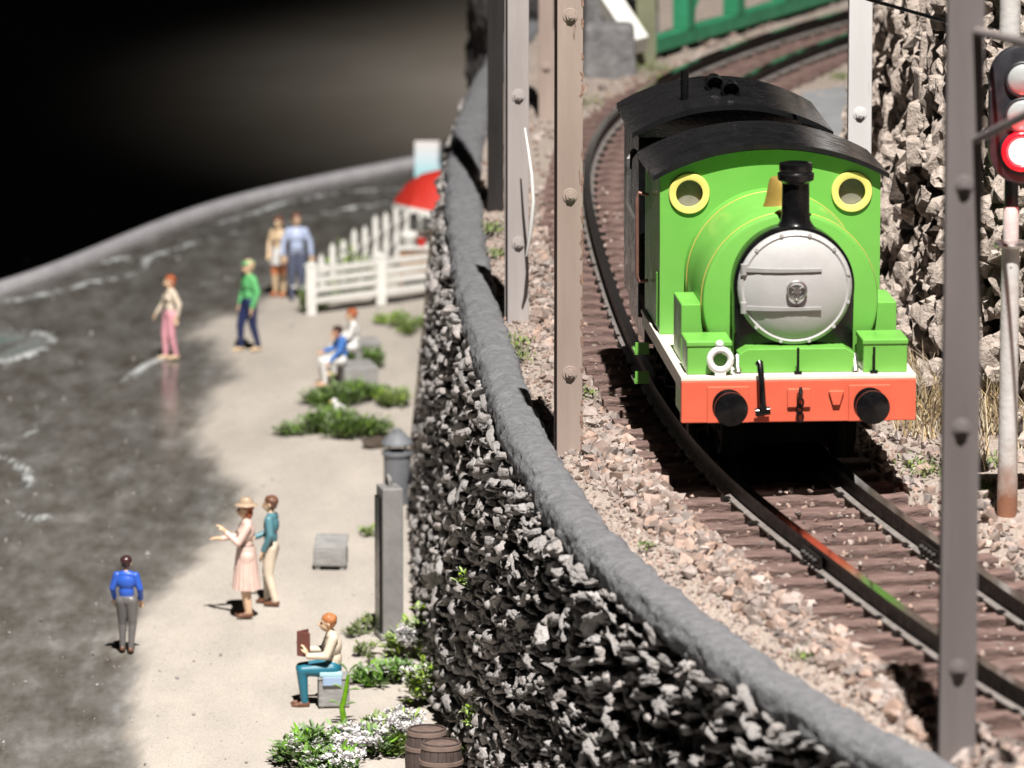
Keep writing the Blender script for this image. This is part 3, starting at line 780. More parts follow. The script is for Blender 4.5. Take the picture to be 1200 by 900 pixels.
for a in (30, 150, 270): hd.rings([(0, 0.86, SZ), (0.36*math.cos(R(a)), 0.86, SZ + 0.36*math.sin(R(a)))], 0.035, 6)
P(hd, 'handle', m_steel, parent=door, smooth=40)
for a in np.arange(15, 375, 30):
    P(MB().cyl((2.13*math.cos(R(a)), 1.5, SZ + 2.13*math.sin(R(a))), (2.13*math.cos(R(a)), 1.36, SZ + 2.13*math.sin(R(a))), 0.075, n=8), 'rivet', m_doorg, parent=door)
# chimney
P(MB().lathe([(1.05, 9.55), (0.98, 9.85), (0.72, 10.08), (0.58, 10.30), (0.545, 10.6), (0.53, 11.75), (0.60, 11.82), (0.70, 11.88), (0.72, 12.12), (0.62, 12.20), (0.66, 12.28), (0.64, 12.52), (0.50, 12.56), (0.46, 12.40), (0.44, 11.4), (0.0, 11.35)], (0.12, 2.55, 0), 'Z', 36), 'chimney', m_black, smooth=45)
# saddle tank
TZ, TR = 7.05, 3.45
def tank_poly(r, zb):
    a0 = math.asin((zb - TZ) / r); return [(r*math.cos(a), TZ + r*math.sin(a)) for a in np.linspace(a0, math.pi - a0, 64)]
tk = MB(); pr = [(TR - 0.16, 2.95), (TR - 0.05, 3.0), (TR, 3.12), (TR, 9.95)]
V = []; n_ = 64
for (r, y) in pr:
    for (x, z) in tank_poly(r, 4.72): V.append((x, y, z))
F = [tuple(range(n_))]
for i in range(len(pr) - 1):
    for k in range(n_): k2 = (k+1) % n_; F.append((i*n_+k, (i+1)*n_+k, (i+1)*n_+k2, i*n_+k2))
tk.add(V, F); tank = P(tk, 'saddle_tank', m_green, smooth=30)
for y in (3.35, 8.9):
    P(MB().rings([((TR+0.005)*math.cos(a), y, TZ + (TR+0.005)*math.sin(a)) for a in np.linspace(R(-25), R(205), 60)], 0.022, 6, caps=False), 'lining_band', m_lining, parent=tank)
P(MB().lathe([(0.80, 10.42), (0.74, 10.55), (0.66, 10.9), (0.58, 11.35), (0.50, 11.52), (0.36, 11.56), (0.0, 11.57)], (0, 5.6, 0), 'Z', 32), 'dome', m_brass, smooth=40)
# cab: front plate with round window openings
CW, CY = 4.42, 9.95
def curve_plate(name, outer, holes, y, th, mat, parent):
    cu = bpy.data.curves.new(name, 'CURVE'); cu.dimensions = '2D'; cu.fill_mode = 'BOTH'; cu.extrude = th * U / 2
    for pl in [outer] + holes:
        sp = cu.splines.new('POLY'); sp.points.add(len(pl) - 1); sp.use_cyclic_u = True
        for q, (a, b) in zip(sp.points, pl): q.co = (a*U, b*U, 0, 1)
    tmp = bpy.data.objects.new('tmp', cu); me = bpy.data.meshes.new_from_object(tmp)
    bpy.data.objects.remove(tmp); bpy.data.curves.remove(cu)
    me.transform(Matrix.Translation((0, y*U, 0)) @ Matrix.Rotation(R(90), 4, 'X')); me.materials.clear(); me.materials.append(mat); me.name = name
    return link(name, me, parent)
def roof_arc(hw, ztop, zedge, n=28):
    s = ztop - zedge; r = (hw*hw + s*s) / (2*s); a = math.asin(hw / r)
    return [(r*math.sin(t), ztop - r + r*math.cos(t)) for t in np.linspace(-a, a, n)]
outer = [(-CW, 4.62)] + roof_arc(CW, 12.02, 11.02) + [(CW, 4.62)]
WX, WZ, WR = 3.26, 10.30, 0.56
holes = [[(s*WX + WR*math.cos(a), WZ + WR*math.sin(a)) for a in np.linspace(0, 2*math.pi, 33)[:-1]] for s in (-1, 1)]
cabf = curve_plate('cab_front', outer, holes, CY + 0.12, 0.22, m_green, loco)
for s in (-1, 1):
    w_ = P(MB().lathe([(0.56, CY + 0.2), (0.54, CY - 0.08), (0.60, CY - 0.10), (0.80, CY - 0.09), (0.825, CY - 0.04), (0.825, CY + 0.02)], (s*WX, 0, WZ), 'Y', 40), 'window', m_yellow, smooth=40)
    # cut the lathe's end caps so that the ring stays open
    bm = bmesh.new(); bm.from_mesh(w_.data); bmesh.ops.delete(bm, geom=[f for f in bm.faces if len(f.verts) > 8], context='FACES'); bm.to_mesh(w_.data); bm.free()
    P(MB().lathe([(0.60, CY + 0.30), (0.60, CY + 0.26), (0.0, CY + 0.26)], (s*WX, 0, WZ), 'Y', 32), 'pane', m_pane, parent=w_)
for s in (-1, 1):
    P(MB().box((s*(CW - 0.10), CY + 3.3, 7.85), (0.18, 6.2, 6.4)), 'cab_side', m_green, bev=0.02)
    P(MB().box((s*(CW + 0.0), CY + 0.9, 5.9), (0.12, 0.25, 2.2)), 'cab_beading', m_green, bev=0.03)
    P(MB().rings([(s*(CW+0.05), CY + 4.4, 9.6), (s*(CW+0.45), CY + 4.4, 9.7), (s*(CW+0.5), CY + 4.4, 9.5), (s*(CW+0.5), CY+4.4, 6.3), (s*(CW+0.42), CY+4.4, 6.05), (s*(CW+0.05), CY+4.4, 6.1)], 0.075, 8), 'handrail', m_copper, smooth=50)
    for z in (3.05, 1.85):
        P(MB().box((s*(LB + 0.12), 15.4, z), (0.60, 1.5, 0.12)).box((s*(LB + 0.12), 14.68, z + 0.22), (0.56, 0.08, 0.44)), 'step', m_green)
P(MB().box((0, CY + 6.4, 7.85), (2*CW - 0.3, 0.18, 6.4)), 'cab_back', m_black)
def roof(mb, hw, zt, ze, y0, y1, th):
    a = roof_arc(hw, zt, ze); b = [(x, z - th) for x, z in a][::-1]; return mb.prism(a + b, y0, y1)
P(roof(MB(), CW + 0.30, 12.30, 11.06, CY - 0.35, CY + 6.6, 0.20), 'cab_roof', m_roofb, smooth=30)

# ---------------------------------------------------------------- van coupled behind
van = thing('goods_van', 'black roofed van coupled behind the green locomotive', 'railway van', (9.08, 264.3, LZ), R(3.0))
roofv = part(roof(MB(), 4.15, 12.75, 11.60, 0, 9.4, 0.22), 'roof', m_roofb, van, smooth=30)
part(MB().box((0, 4.7, 7.6), (7.7, 8.6, 7.5)), 'body', m_black, van, bev=0.05)  # black colour carries the shade on the van's side
part(MB().box((0, 4.7, 3.2), (7.2, 8.8, 0.9)), 'frame', m_black, van)
part(MB().cyl((-1.75, 3.2, 12.2), (-1.75, 3.2, 13.75), 0.17, n=14).lathe([(0.30, 12.15), (0.30, 12.32), (0.18, 12.36)], (-1.75, 3.2, 0), 'Z', 14), 'vent_pipe', m_black, roofv, smooth=40)
for (x, y) in ((-0.35, 5.2), (0.15, 3.2)):
    part(MB().lathe([(0.30, 0.7), (0.38, 0.5), (0.38, -0.5), (0.33, -0.52), (0.26, -0.35), (0.24, 0.2), (0, 0.25)], (x, y, 12.95), 'Y', 24).box((x, y, 12.62), (0.25, 0.6, 0.4)), 'whistle', m_black, roofv, smooth=40)
for s in (-1, 1):
    part(MB().rings([(s*3.95, 1.2, 10.7), (s*4.22, 0.9, 10.4), (s*4.25, 0.8, 8.6), (s*3.95, 0.9, 8.0)], 0.14, 8), 'handrail', m_steel, van, smooth=40)
    part(MB().lathe([(0.3, 0), (0.3, -0.8), (0.6, -0.9), (0.6, -1.05), (0, -1.1)], (s*2.7, 0.2, 3.5), 'Y', 20), 'buffer', m_black, van, smooth=40)
for y in (2.2, 7.2):
    for s in (-1, 1): link('wheel', wme, van, (s*2.25, y, 2.15), 0 if s > 0 else math.pi)

# ---------------------------------------------------------------- catenary masts
def mast_mat(name, c1, c2, chip): return M(name, c1, c2, 70, 0.55, bump=0.25, bs=260, bd=0.0006, spots=chip, ss=170, sth=0.64, stretch=(1, 1, 0.16))
m_m1 = mast_mat('mast_beige', (0.37, 0.295, 0.255), (0.29, 0.225, 0.195), (0.19, 0.135, 0.11))
m_m2 = mast_mat('mast_pale', (0.40, 0.365, 0.355), (0.32, 0.29, 0.285), (0.20, 0.175, 0.165))
m_m3 = mast_mat('mast_white', (0.62, 0.61, 0.61), (0.55, 0.54, 0.54), (0.48, 0.46, 0.45))
m_m4 = mast_mat('mast_grey', (0.205, 0.18, 0.178), (0.165, 0.142, 0.14), (0.15, 0.12, 0.115))
m_m5 = mast_mat('mast_shaded', (0.020, 0.017, 0.016), (0.014, 0.012, 0.011), (0.05, 0.02, 0.02))  # shade on the mast's face put into a near-black colour
m_rust = M('rust', (0.25, 0.105, 0.06), (0.15, 0.06, 0.035), 240, 0.85, bump=0.6, bs=500, bd=0.001)
m_flake = M('old_paint', (0.30, 0.19, 0.14), (0.20, 0.12, 0.09), 240, 0.8, bump=0.5)
def bolt_mesh(mat):
    mb = MB().lathe([(0.30, 0.0), (0.30, -0.03), (0.27, -0.04)], axis='Y', n=24).cyl((0, -0.03, 0), (0, -0.14, 0), 0.20, n=6).cyl((0, -0.14, 0), (0, -0.18, 0), 0.10, n=12)
    return mb.mesh('bolt', [mat])
def mast(label, px0, px1, d, mat, bolts, top, rz=0.0, base=None, chipped=False):
    w = (px1 - px0) / pxcm(d); cx = ((px0 + px1)/2 - 600) * d * 1.012 / FPX
    zb = (base if base is not None else GZ - 0.8)
    t = thing('catenary_mast', label, 'mast', (cx, d, zb), rz, 'bolted steel masts along the line')
    h = top - zb; dp = w * 0.85; th = w * 0.10
    part(MB().box((0, -dp/2, h/2), (w, th, h)), 'flange', mat, t, bev=0.03)
    part(MB().box((0, dp/2, h/2), (w, th, h)), 'flange', mat, t, bev=0.03)
    part(MB().box((0, 0, h/2), (th, dp - th, h)), 'web', mat, t)
    part(MB().box((0, 0, 0.35), (w*1.3, dp*1.35, 0.7)), 'base_plate', m_m4, t, bev=0.05)
    bm_ = bolt_mesh(mat)
    for py in bolts:
        z = atd(0, py, d - dp/2).z
        link('bolt', bm_, t, (0, -dp/2 - th/2, z - zb))
    if chipped:                                     # flaked edge of old paint and rust
        mb = MB(); r_ = np.random.default_rng(5)
        for z in np.sort(r_.uniform(1, h, 60)):
            mb.box((w/2 - 0.03, -dp/2 - th/2, z), (r_.uniform(0.04, 0.11), 0.03, r_.uniform(0.1, 0.45)), rz=r_.normal(0, .2), ry=r_.normal(0, .25))
        part(mb, 'rust_flakes', m_flake, t, kind='stuff')
    return t
mast('beige mast with three bolts standing just behind the coping, left of the locomotive', 651, 681, 257.5, m_m1, (18, 229, 437), 38.5, R(7), chipped=True)
mast('pale grey mast with two bolts, next behind the beige mast', 593, 618, 290, m_m2, (112, 285), 36.5, R(9))
mast('mast coloured nearly black for its shade, with thin reddish edge, left of the pale grey mast', 572, 590, 323, m_m5, (), 52, R(-4))
mast('thin distant beige mast seen between the two nearer masts', 631, 649, 358, m_m1, (78,), 34)
mast('white mast rising behind the locomotive cab on the right', 992, 1019, 285, m_m3, (133,), 37)
m5 = mast('blurred grey mast nearest the camera, crossing the track at right', 1106, 1149, 203.5, m_m4, (216, 501, 783), 50)
for (a, b, r0) in (((1140, 36), (1240, 58), 0.15), ((1140, 166), (1240, 116), 0.16)):
    A = atd(*a, 203.5); B = atd(*b, 194)
    part(MB().rings([A - Vector((m5.location)) / U, B - Vector((m5.location)) / U], r0, 8), 'bracket_arm', m_m4, m5, smooth=40)

# ---------------------------------------------------------------- colour light signal
m_sigpost = M('signal_post', (0.62, 0.61, 0.60), (0.50, 0.48, 0.46), 120, 0.5, bump=0.3, spots=(0.30, 0.19, 0.13), ss=120, sth=0.66)
nt = m_sigpost.node_tree; N = nt.nodes; b_ = N['Principled BSDF']; src = b_.inputs['Base Color'].links[0].from_socket      # rust creeping up from the foot
tc = N.new('ShaderNodeTexCoord'); sx_ = N.new('ShaderNodeSeparateXYZ'); nt.links.new(tc.outputs['Object'], sx_.inputs[0])
tn = N.new('ShaderNodeTexNoise'); tn.inputs['Scale'].default_value = 130; tn.inputs['Detail'].default_value = 8; nt.links.new(tc.outputs['Object'], tn.inputs['Vector'])
ma = N.new('ShaderNodeMath'); ma.operation = 'MULTIPLY_ADD'; ma.inputs[1].default_value = 0.035; nt.links.new(tn.outputs['Fac'], ma.inputs[0]); nt.links.new(sx_.outputs[2], ma.inputs[2])
mr_ = N.new('ShaderNodeMapRange'); mr_.inputs[1].default_value = 0.028; mr_.inputs[2].default_value = 0.052; mr_.inputs[3].default_value = 1; mr_.inputs[4].default_value = 0; nt.links.new(ma.outputs[0], mr_.inputs[0])
mx_ = N.new('ShaderNodeMix'); mx_.data_type = 'RGBA'; nt.links.new(mr_.outputs[0], mx_.inputs[0]); nt.links.new(src, mx_.inputs[6]); mx_.inputs[7].default_value = (0.27, 0.125, 0.075, 1); nt.links.new(mx_.outputs[2], b_.inputs['Base Color'])
m_sighead = M('signal_black', (0.030, 0.030, 0.036), (0.018, 0.018, 0.022), 120, 0.4, spots=(0.16, 0.15, 0.16), ss=150, sth=0.64)
m_lens = M('unlit_lens', (0.42, 0.43, 0.43), (0.34, 0.35, 0.35), 120, 0.12, coat=0.5)
sp = at(1180, 610, GZ); 
sig = thing('light_signal', 'railway colour light signal showing red on a pale post by the rock', 'signal', (sp.x, sp.y, GZ - 0.3))
def zs_(py): return atd(1180, py, sp.y).z - (GZ - 0.3)
part(MB().lathe([(0.40, 0), (0.39, zs_(570)), (0.37, zs_(540)), (0.345, zs_(290))], n=20), 'post', m_sigpost, sig, smooth=40)
part(MB().lathe([(0.34, zs_(290)), (0.62, zs_(289)), (0.66, zs_(286)), (0.62, zs_(283)), (0.34, zs_(281))], n=24), 'collar', m_steel, sig, smooth=40)
part(MB().lathe([(0.30, zs_(283)), (0.30, zs_(244)), (0.24, zs_(240))], n=20), 'sleeve', m_sigpost, sig, smooth=40)
part(MB().lathe([(0.27, zs_(244)), (0.27, zs_(180))], n=18), 'neck', m_sighead, sig, smooth=40)
part(MB().lathe([(0.40, zs_(44)), (0.40, zs_(-40))], (-0.1, 0.5, 0), n=18), 'rear_tube', m_sigpost, sig, smooth=40)
hx = 0.32
zc0, zc1 = zs_(90), zs_(174); rr = 1.25
pill = [(hx + rr*math.cos(a), zc0 + rr*math.sin(a)) for a in np.linspace(0, math.pi, 20)] + [(hx + rr*math.cos(a), zc1 + rr*math.sin(a)) for a in np.linspace(math.pi, 2*math.pi, 20)]
head = part(MB().prism(pill, -0.75, 0.0), 'signal_head', m_sighead, sig, bev=0.07, smooth=30)
m_redon = emis('red_lamp_lit', (1.0, 0.30, 0.27), 7.0); m_redglow = emis('red_lens_halo', (0.9, 0.01, 0.02), 1.0)  # lowest bezel glows to draw the red halo around the lit lens
for k, z in enumerate((zc0, (zc0 + zc1)/2, zc1)):
    lens = part(MB().lathe([(0.60, -0.74), (0.60, -0.86), (0.55, -0.92), (0.48, -0.96), (0.25, -1.05), (0, -1.08)] if k < 2 else [(0.52, -0.74), (0.50, -0.93), (0.30, -1.03), (0, -1.07)], (hx, 0, z), 'Y', 32), 'lens', m_lens if k < 2 else m_redon, head, smooth=40, label=None if k < 2 else 'lit red lens')
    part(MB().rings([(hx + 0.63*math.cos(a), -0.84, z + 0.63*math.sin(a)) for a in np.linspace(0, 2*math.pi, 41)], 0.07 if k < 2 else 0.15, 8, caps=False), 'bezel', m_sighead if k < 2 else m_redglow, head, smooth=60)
ld = bpy.data.lights.new('signal_lamp', 'POINT'); ld.energy = 0.05; ld.color = (1.0, 0.03, 0.03); ld.shadow_soft_size = 0.003
lo = bpy.data.objects.new('signal_lamp', ld); COL.objects.link(lo); lo.parent = head; lo.location = Vector((hx, -1.5, zc1)) * U
# loose black cable strung in front of the rock
c0 = [atd(930, -30, 262), atd(1020, 0, 256), atd(1105, 24, 248), atd(1200, 52, 238), atd(1300, 92, 228)]
o = part(MB().rings(c0, 0.075, 8), 'cable', m_black, None, smooth=60); tag(o, 'thin black cable slung across the top right corner', 'cable')
c0 = [atd(615, 150, 288), atd(619, 175, 287.6), atd(623, 205, 287.4), atd(625, 235, 287.4), atd(622, 270, 287.6), atd(617, 300, 288)]
o = part(MB().rings(c0, [0.04, 0.06, 0.08, 0.09, 0.09, 0.05], 8), 'wire', m_white, None, smooth=60); tag(o, 'white wire hanging along the pale grey mast', 'wire')
# ---------------------------------------------------------------- figures: bodies are one remeshed surface, coloured by limb
def paint(name, c, rough=0.4): return M('paint_' + name, c, tuple(k*0.86 for k in c), 260, rough, bump=0.08, bs=500, bd=0.0004, rvar=0.08)
PA = dict(skin=paint('skin', (0.74, 0.50, 0.33)), skinred=paint('skin_red', (0.68, 0.36, 0.24)), cream=paint('cream', (0.80, 0.68, 0.54)), white=paint('white', (0.78, 0.77, 0.75)),
          blue=paint('blue', (0.035, 0.12, 0.58)), grey=paint('grey', (0.15, 0.14, 0.14)), brown=paint('brown', (0.17, 0.075, 0.045)), dkbrown=paint('dark_brown', (0.055, 0.022, 0.022), 0.25),
          teal=paint('teal', (0.10, 0.25, 0.30)), tealp=paint('teal_trousers', (0.02, 0.17, 0.25)), rose=paint('rose', (0.78, 0.56, 0.49)), pink=paint('pink', (0.78, 0.36, 0.42)),
          ginger=paint('ginger', (0.50, 0.19, 0.07)), redhair=paint('red_hair', (0.42, 0.11, 0.04)), green=paint('green', (0.15, 0.55, 0.20)), navy=paint('navy', (0.02, 0.03, 0.10)),
          tan=paint('tan', (0.70, 0.52, 0.33)), ltblue=paint('light_blue', (0.48, 0.56, 0.78)), slate=paint('slate', (0.11, 0.125, 0.19)), orange=paint('orange', (0.62, 0.22, 0.10)),
          midblue=paint('mid_blue', (0.07, 0.21, 0.60)), straw=paint('straw', (0.50, 0.37, 0.26)), black=paint('black', (0.01, 0.01, 0.01)))
def vec(*a): return Vector(a)
STAND = dict(pelvis=(0,0,.535), waist=(0,0,.62), chest=(0,.005,.725), neck=(0,.008,.825), head=(0,-.008,.915),
             shL=(-.094,.005,.787), elL=(-.132,.02,.645), wrL=(-.138,-.03,.505), shR=(.094,.005,.787), elR=(.132,.02,.645), wrR=(.138,-.03,.505),
             hipL=(-.05,0,.52), knL=(-.056,-.012,.285), anL=(-.058,.012,.045), hipR=(.05,0,.52), knR=(.056,-.012,.285), anR=(.058,.012,.045))
def figure(name, label, pos, H, yaw, pose, cols, hair=None, group='painted figures on the beach', headturn=0.0, female=False):
    J = {k: Vector(v) for k, v in STAND.items()}
    J.update({k: Vector(v) for k, v in pose.items()})
    keys = ['skin', 'top', 'bottom', 'shoe', 'eye', 'lip']
    prims = []          # (a, b, ra, rb, tag)
    mb = MB(); K = 100.0
    def cap(a, b, ra, rb, tg, n=12):
        a, b = Vector(a), Vector(b); prims.append((a, b, ra, rb, tg))
        d = b - a; L_ = d.length; pts = []; rad = []
        u = d.normalized() if L_ > 1e-6 else Vector((0, 0, 1))
        for t in np.linspace(-1, 0, 5): pts.append(a + u * (t * ra) * 0.999); rad.append(max(ra * math.sqrt(max(0, 1 - t*t)), ra*0.08))
        for t in np.linspace(0, 1, 5): pts.append(b + u * (t * rb) * 0.999); rad.append(max(rb * math.sqrt(max(0, 1 - t*t)), rb*0.08))
        mb.rings([p * K for p in pts], [r * K for r in rad], n)
    def ell(c, r, tg, rot=None):
        c = Vector(c); prims.append((c, c, min(r), min(r), tg, Vector(r), rot))
        mb.ell(c * K, [k * K for k in r], 18, 12, rot=rot)
    sw = cols.get('sleeve', 'top')
    hw = 0.9 if female else 1.0
    # torso
    up = (J['neck'] - J['pelvis']).normalized()
    sx = (J['shR'] - J['shL']).normalized(); fwd = up.cross(sx).normalized()
    rot = Matrix((sx, fwd, up)).transposed()
    ell(J['pelvis'], (.088, .068, .075), 'bottom', rot); ell(J['waist'], (.080*hw, .060, .085), 'top', rot)
    ell(J['chest'], (.104*hw, .070, .095), 'top', rot); ell((J['neck'] + J['chest']*0.45) / 1.45, (.094*hw, .050, .050), 'top', rot)
    if female:
        for s in (-1, 1): ell(J['chest'] + sx*s*.042 - fwd*.046, (.036, .034, .036), 'top')
    cap(J['neck'] - up*.01, J['head'] - up*.04, .032, .030, 'skin')
    # head, with face turned by headturn
    hr = Matrix.Rotation(headturn, 3, 'Z') @ rot if J['pelvis'].z > 0.5 else Matrix.Rotation(headturn, 3, 'Z')
    hc = J['head']
    def hp(x, y, z): return hc + hr @ Vector((x, y, z))
    ell(hp(0, .008, .012), (.050, .060, .056), 'skin', hr); ell(hp(0, -.014, -.024), (.038, .042, .046), 'skin', hr)
    cap(hp(0, -.054, .004), hp(0, -.068, -.018), .008, .011, 'skin', 8)
    for s in (-1, 1):
        ell(hp(s*.051, .008, -.006), (.008, .014, .019), 'skin', hr)
        ell(hp(s*.020, -.0505, .004), (.0075, .006, .0055), 'eye', hr)
    ell(hp(0, -.0545, -.040), (.017, .006, .005), 'lip', hr)
    for s, q in ((-1, 'L'), (1, 'R')):
        sh, el, wr = J['sh'+q], J['el'+q], J['wr'+q]
        cap(sh, el, .043*hw, .034*hw, 'top'); 
        cap(el, wr, .034*hw, .026*hw, 'skin' if sw == 'short' else 'top')
        # hand: palm, four fingers and a thumb
        d = (wr - el).normalized(); hd = Vector(pose.get('hand'+q, d)).normalized()
        side = hd.cross(Vector((0, 0, 1))); side = side.normalized() if side.length > 0.2 else Vector((0, 1, 0)); 
        side = Vector(pose.get('palm'+q, side)).normalized()
        nrm = hd.cross(side).normalized()
        pc = wr + hd * .042
        cap(wr, wr + hd*.012, .020, .021, 'skin', 10)
        ell(pc, (.024, .013, .032), 'skin', Matrix((side, nrm, hd)).transposed())
        for k, (o_, l_) in enumerate(((-.018, .040), (-.006, .047), (.006, .044), (.018, .034))):
            b0 = pc + side*o_ + hd*.022; b1 = b0 + hd*l_*.55 + nrm*.006; b2 = b1 + hd*l_*.42 + nrm*.016
            cap(b0, b1, .0072, .0068, 'skin', 7); cap(b1, b2, .0068, .0058, 'skin', 7)
        t0 = pc - side*.020 - hd*.012; t1 = t0 - side*.016 + hd*.022 + nrm*.008; t2 = t1 - side*.002 + hd*.020 + nrm*.006
        cap(t0, t1, .0095, .0085, 'skin', 7); cap(t1, t2, .0085, .0068, 'skin', 7)
        hip, kn, an = J['hip'+q], J['kn'+q], J['an'+q]
        leg = cols.get('leg', 'bottom')
        cap(hip, kn, .070, .046, 'bottom'); cap(kn, an + Vector((0, 0, .012)), .045, .030, leg)
        ft = Vector(pose.get('foot'+q, (0, -1, 0))).normalized()
        heel = an + Vector((0, 0, -.018)) - ft*.018
        cap(heel, an + ft*.075 + Vector((0, 0, -.026)), .027, .021, 'shoe'); cap(an + ft*.03 + Vector((0,0,-.02)), an + ft*.095 + Vector((0, 0, -.030)), .026, .016, 'shoe')
    raw = mb.mesh('raw'); tmp = bpy.data.objects.new('tmp', raw); COL.objects.link(tmp)   # in human heights x 1 (K*U = 1)
    md = tmp.modifiers.new('r', 'REMESH'); md.mode = 'VOXEL'; md.voxel_size = 0.0062; md.use_smooth_shade = True
    ms = tmp.modifiers.new('s', 'SMOOTH'); ms.factor = 0.5; ms.iterations = 3
    dg = bpy.context.evaluated_depsgraph_get(); me = bpy.data.meshes.new_from_object(tmp.evaluated_get(dg))
    bpy.data.objects.remove(tmp); bpy.data.meshes.remove(raw)
    # colour every face by the nearest limb
    n = len(me.polygons); C = np.empty(n*3); me.polygons.foreach_get('center', C); C = C.reshape(-1, 3)
    best = np.full(n, 1e9); lab = np.zeros(n, int)
    for pr in prims:
        a, b, ra, rb, tg = pr[:5]
        if len(pr) > 5:
            q = C - np.array(a); 
            if pr[6] is not None: q = q @ np.array(pr[6])
            rr_ = np.array(pr[5]); k = np.linalg.norm(q / rr_, axis=1); D = (k - 1) * rr_.min()
        else:
            A, B = np.array(a), np.array(b); ab = B - A; t = np.clip((C - A) @ ab / (ab @ ab + 1e-12), 0, 1)
            D = np.linalg.norm(C - A - t[:, None]*ab, axis=1) - (ra + (rb - ra)*t)
        bias = {'eye': -.004, 'lip': -.003}.get(tg, 0)
        w = D + bias < best; best[w] = (D + bias)[w]; lab[w] = keys.index(tg)
    me.materials.clear()
    for k in keys:
        me.materials.append(PA[{'eye': 'dkbrown', 'lip': 'skinred'}.get(k) or cols[k]])
    me.polygons.foreach_set('material_index', lab.astype(np.int32)); me.polygons.foreach_set('use_smooth', [True]*n)
    me.transform(Matrix.Scale(H * U, 4)); me.update(); me.name = 'person'
    o = link('person', me, None, pos, yaw); tag(o, label, 'person', group)
    S = H / 1.0
    def add(mbx, nm, mat, sm=50): return part(mbx, nm, PA[mat], o, smooth=sm)
    hm = Matrix(hr)
    if hair:
        hb = MB(); style = cols.get('hairstyle', 'short')
        cc = hp(0, .016, .026)*S; rr_ = np.array((.059, .064, .055))*S
        hb.ell(cc, rr_, 26, 18, rot=hm)
        if style == 'long':
            hb.ell(hp(0, .030, -.022)*S, np.array((.054, .040, .062))*S, 22, 16, rot=hm)
        else:
            hb.ell(hp(0, .028, -.004)*S, np.array((.050, .040, .044))*S, 22, 16, rot=hm)
        for q in range(len(hb.v)):
            cen = hb.v[q].mean(0)
            for i_, v in enumerate(hb.v[q]):
                hb.v[q][i_] = cen + (v - cen) * (1 + 0.10*noise.noise(tuple(v * (45 / S))) + 0.10*noise.noise(tuple(v * (18 / S))) + 0.03*math.sin(v[0]*240/S + v[1]*160/S))
        add(hb, 'hair', hair)
    return o, S, hp, J, add

def ground_pt(px, py): v = at(px, py, 0); return (v.x, v.y, 0.02)
LEFT = R(-90)          # faces -x after turning from -y:  -y -> rotate -90deg -> -x
G = 'painted figures on the beach'
# 1 boy in blue, back to the camera
figure('person', 'boy in blue pullover and grey trousers seen from behind at the water edge', ground_pt(149, 764), 4.62, R(172),
       dict(elL=(-.140,.01,.655), wrL=(-.135,-.06,.54), elR=(.140,.01,.655), wrR=(.135,-.06,.54), anL=(-.045,.03,.045), anR=(.05,-.02,.045), knR=(.05,-.04,.285)),
       dict(skin='skin', top='blue', bottom='grey', shoe='brown'), 'dkbrown')
# 2 man in teal cardigan
figure('person', 'man in teal jacket and cream trousers standing behind the woman with the hat', ground_pt(318, 709), 5.42, LEFT + R(-12),
       dict(wrR=(.13,-.035,.52), elR=(.14,.03,.655), wrL=(-.06,-.15,.60), elL=(-.14,-.02,.65), anR=(.06,.05,.045), anL=(-.055,-.05,.045), knL=(-.055,-.05,.285)),
       dict(skin='skin', top='teal', bottom='cream', shoe='brown'), 'brown')
# 3 woman with hat and skirt
o, S, hp, J, add = figure('person', 'woman in pale pink dress and straw hat holding both hands out', ground_pt(289, 723), 5.72, LEFT + R(8),
       dict(elL=(-.125,-.06,.67), wrL=(-.085,-.19,.655), handL=(.1,-.9,.15), elR=(.135,-.08,.655), wrR=(.085,-.17,.735), handR=(-.2,-.6,.7)),
       dict(skin='skin', top='rose', bottom='rose', shoe='brown', leg='skin', hairstyle='long'), 'redhair', female=True)
def skirt(add, S, J, zt, zb, r0, r1, mat, pleats=14, nm='skirt'):
    prof = [(r0 + (r1 - r0)*t**0.8, zt + (zb - zt)*t) for t in np.linspace(0, 1, 12)] + [(r1*0.95, zb + .004), (r0*0.9, zt)]
    mb = MB().lathe([(r*S, z*S) for r, z in prof], n=84, jitter=lambda a, h: 1 + 0.055*math.sin(pleats*a)*min(1, max(0, (zt - h/S)/(zt - zb))))
    mb.v[0][:, 1] *= 0.82
    add(mb, nm, mat, 60)
skirt(add, S, J, .61, .245, .092, .140, 'rose', 18)
hc = hp(0, .010, .052)*S
add(MB().lathe([(.0, .052*S), (.040*S, .05*S), (.054*S, .03*S), (.058*S, .004*S), (.098*S, -.010*S), (.100*S, -.014*S), (.055*S, -.006*S), (.0, -.004*S)], hc, n=36), 'hat', 'straw')
# 4 woman in pink trousers
figure('person', 'woman with red hair, white blouse and pink trousers wading at the shore', ground_pt(200, 421), 5.05, LEFT + R(25),
       dict(elL=(-.15,-.02,.65), wrL=(-.19,-.09,.53), elR=(.15,.05,.66), wrR=(.14,.03,.53), knL=(-.045,-.05,.285), anL=(-.04,-.045,.045), anR=(.04,.05,.045)),
       dict(skin='skin', top='cream', bottom='pink', shoe='tan', hairstyle='long'), 'redhair', female=True)
# 5 man in green
o, S, hp, J, add = figure('person', 'man in green shirt, green cap and navy trousers walking on the beach', ground_pt(292, 412), 5.55, LEFT + R(30),
       dict(elL=(-.14,.01,.65), wrL=(-.13,-.04,.51), elR=(.14,.03,.65), wrR=(.12,-.02,.50), knL=(-.05,-.075,.285), anL=(-.05,-.075,.045), anR=(.05,.085,.05), knR=(.05,.02,.285)),
       dict(skin='skin', top='green', bottom='navy', shoe='tan'), 'tan', headturn=0.15)
add(MB().ell(hp(0, .012, .040)*S, (.056*S, .062*S, .036*S), 24, 14).ell(hp(0, -.055, .036)*S, (.036*S, .034*S, .006*S), 18, 8), 'cap', 'green')
